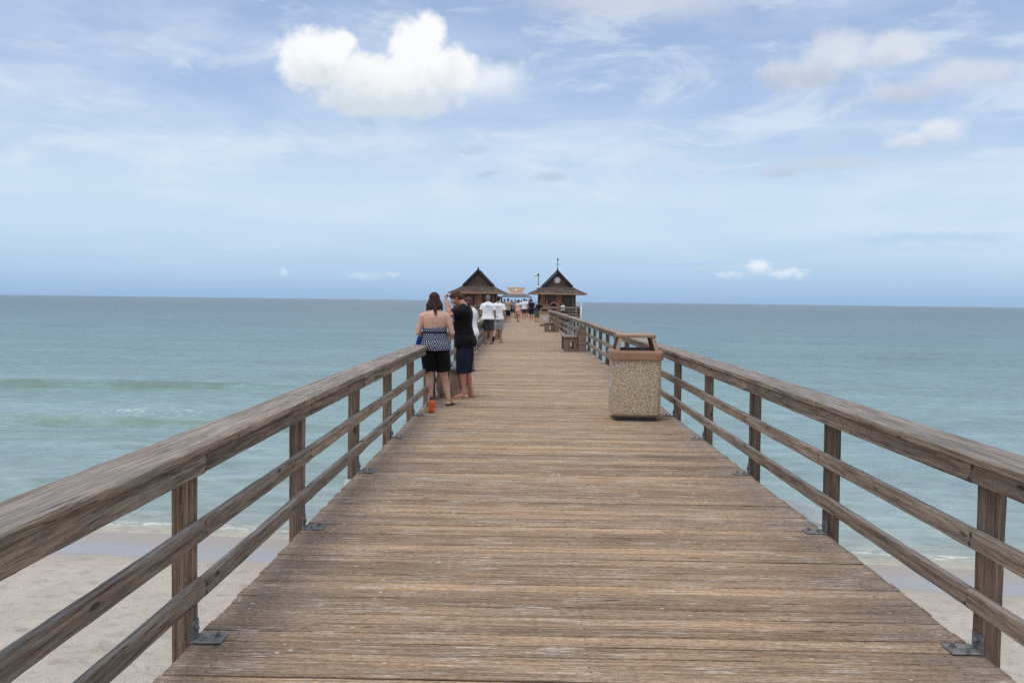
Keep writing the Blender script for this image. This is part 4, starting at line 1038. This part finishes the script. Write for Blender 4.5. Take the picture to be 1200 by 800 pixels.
person('person before the right hut with both hands raised above the head', (2.66, 92.8, .004), 180, 1.58, 1.0, skin='pink', hair=('short', 'dark'), top=dict(c='black', z0=.86, inf=.03), bot=dict(c='black', z=.5, inf=.03), aL=((-.38, .10, 1.38), (-.08, .06, 1.70)), aR=((.38, .10, 1.38), (.08, .06, 1.70)))
person('person in a white shirt by the door of the right hut', (3.55, 93.2, .004), 200, 1.45, 1.0, skin='mid', hair=('short', 'dark'), top=dict(c='white', z0=.86, inf=.03), bot=dict(c='navy', z=.5, inf=.03))
for k, (x, y, f, hh, tc_, bc, hr, sk_, txt) in enumerate([
        (-1.05, 90, 170, 1.74, 'blue', 'char', 'dark', 'tan', 'dark-haired person in blue beside the left hut'),
        (-2.0, 87, 20, 1.76, 'green', 'navy', 'dark', 'tan', 'person in dark green at the corner of the left hut'),
        (-.55, 104, 190, 1.7, 'white', 'blue', 'brown', 'pink', 'far person in white and blue walking towards the shore'),
        (-.05, 112, 5, 1.8, 'white', 'black', 'dark', 'tan', 'far person in white and black seen through the gap between the huts'),
        (.55, 100, 180, 1.75, 'khaki', 'char', 'brown', 'mid', 'far person in khaki and charcoal at the corner of the right hut'),
        (.25, 96, 150, 1.72, 'cream', 'maroon', 'blond', 'pink', 'fair-haired person in cream and maroon between the huts'),
        (-1.6, 100, 180, 1.7, 'red', 'navy', 'dark', 'mid', 'far person in a red shirt near the left hut'),
        (-.95, 120, 0, 1.78, 'navy', 'khaki', 'dark', 'tan', 'far person in navy and khaki walking to the pavilion'),
        (-1.9, 128, 0, 1.72, 'maroon', 'cream', 'grey', 'mid', 'far grey-haired person in maroon on the way to the pavilion')]):
    st = .12 * (1 if k % 2 else -1)
    person(txt, (x, y, DZ), f, hh, 1.05, skin=sk_, hair=('short', hr), top=dict(c=tc_, z0=.85, inf=.03), bot=dict(c=bc, z=.5, inf=.03), vox=.015,
           lL=((-.09, .05 + st, .475), (-.09, st * 1.3, .075), 0), lR=((.09, .05 - st * .3, .475), (.09, -st * 1.2, .085), 0))

# ------------------------------------------------------------------ small things
M['orange'] = simple('orange_plastic', (.72, .10, .015), .35, .15, 12); M['black_plastic'] = simple('black_plastic', (.015, .014, .022), .4, .2)
bo = tag(empty('water_bottle', (-1.335, 13.55, DZ)), 'orange water bottle with a dark cap standing on the deck', 'bottle')
def rev(prof, N=18, at=(0, 0)): return [[(at[0] + r * math.cos(2 * PI * k / N), at[1] + r * math.sin(2 * PI * k / N), z) for k in range(N)] for r, z in prof]
m = MB(); m.loft(rev([(.040, 0), (.046, .006), (.046, .05), (.041, .075), (.046, .10), (.046, .14), (.036, .168), (.026, .180)])); m.build('body', M['orange'], bo, True)
m = MB(); m.loft(rev([(.030, .181), (.031, .205), (.022, .212), (.012, .225), (.010, .232)])); m.build('cap', M['black_plastic'], bo, True)
def bag_mesh(sx, sy, sz, seed):
    m = MB(); m.ball((0, 0, sz * .45), (sx / 2, sy / 2, sz * .5)); m.ball((sx * .22, 0, sz * .3), (sx * .36, sy * .45, sz * .33)); m.ball((-sx * .25, .01, sz * .28), (sx * .3, sy * .5, sz * .3)); m.box((0, 0, sz * .2), (sx * .9, sy * .85, sz * .4))
    return remesh(m, .006, 3, .012, seed, 16)
o = link('cloth_bag', bag_mesh(.16, .20, .15, 2), cloth('royal_blue_cloth', (.02, .035, .20))); o.location = (-1.60, 14.62, .926); tag(o, 'crumpled blue cloth bag lying on the railing cap beside the woman', 'bag')
o = link('cloth_pouch', bag_mesh(.13, .15, .075, 5), cloth('bright_blue_cloth', (.02, .08, .30))); o.location = (-1.30, 16.0, .486); tag(o, 'small blue pouch lying on the bench seat behind the woman', 'pouch')
# sunglasses pushed up on the man's head are tiny; the glint is left to the hair

# ------------------------------------------------------------------ render settings
sc.view_settings.view_transform = 'Standard'; sc.view_settings.look = 'None'; sc.view_settings.exposure = 0
sc.cycles.use_denoising = False; sc.cycles.max_bounces = 6; sc.cycles.caustics_reflective = False
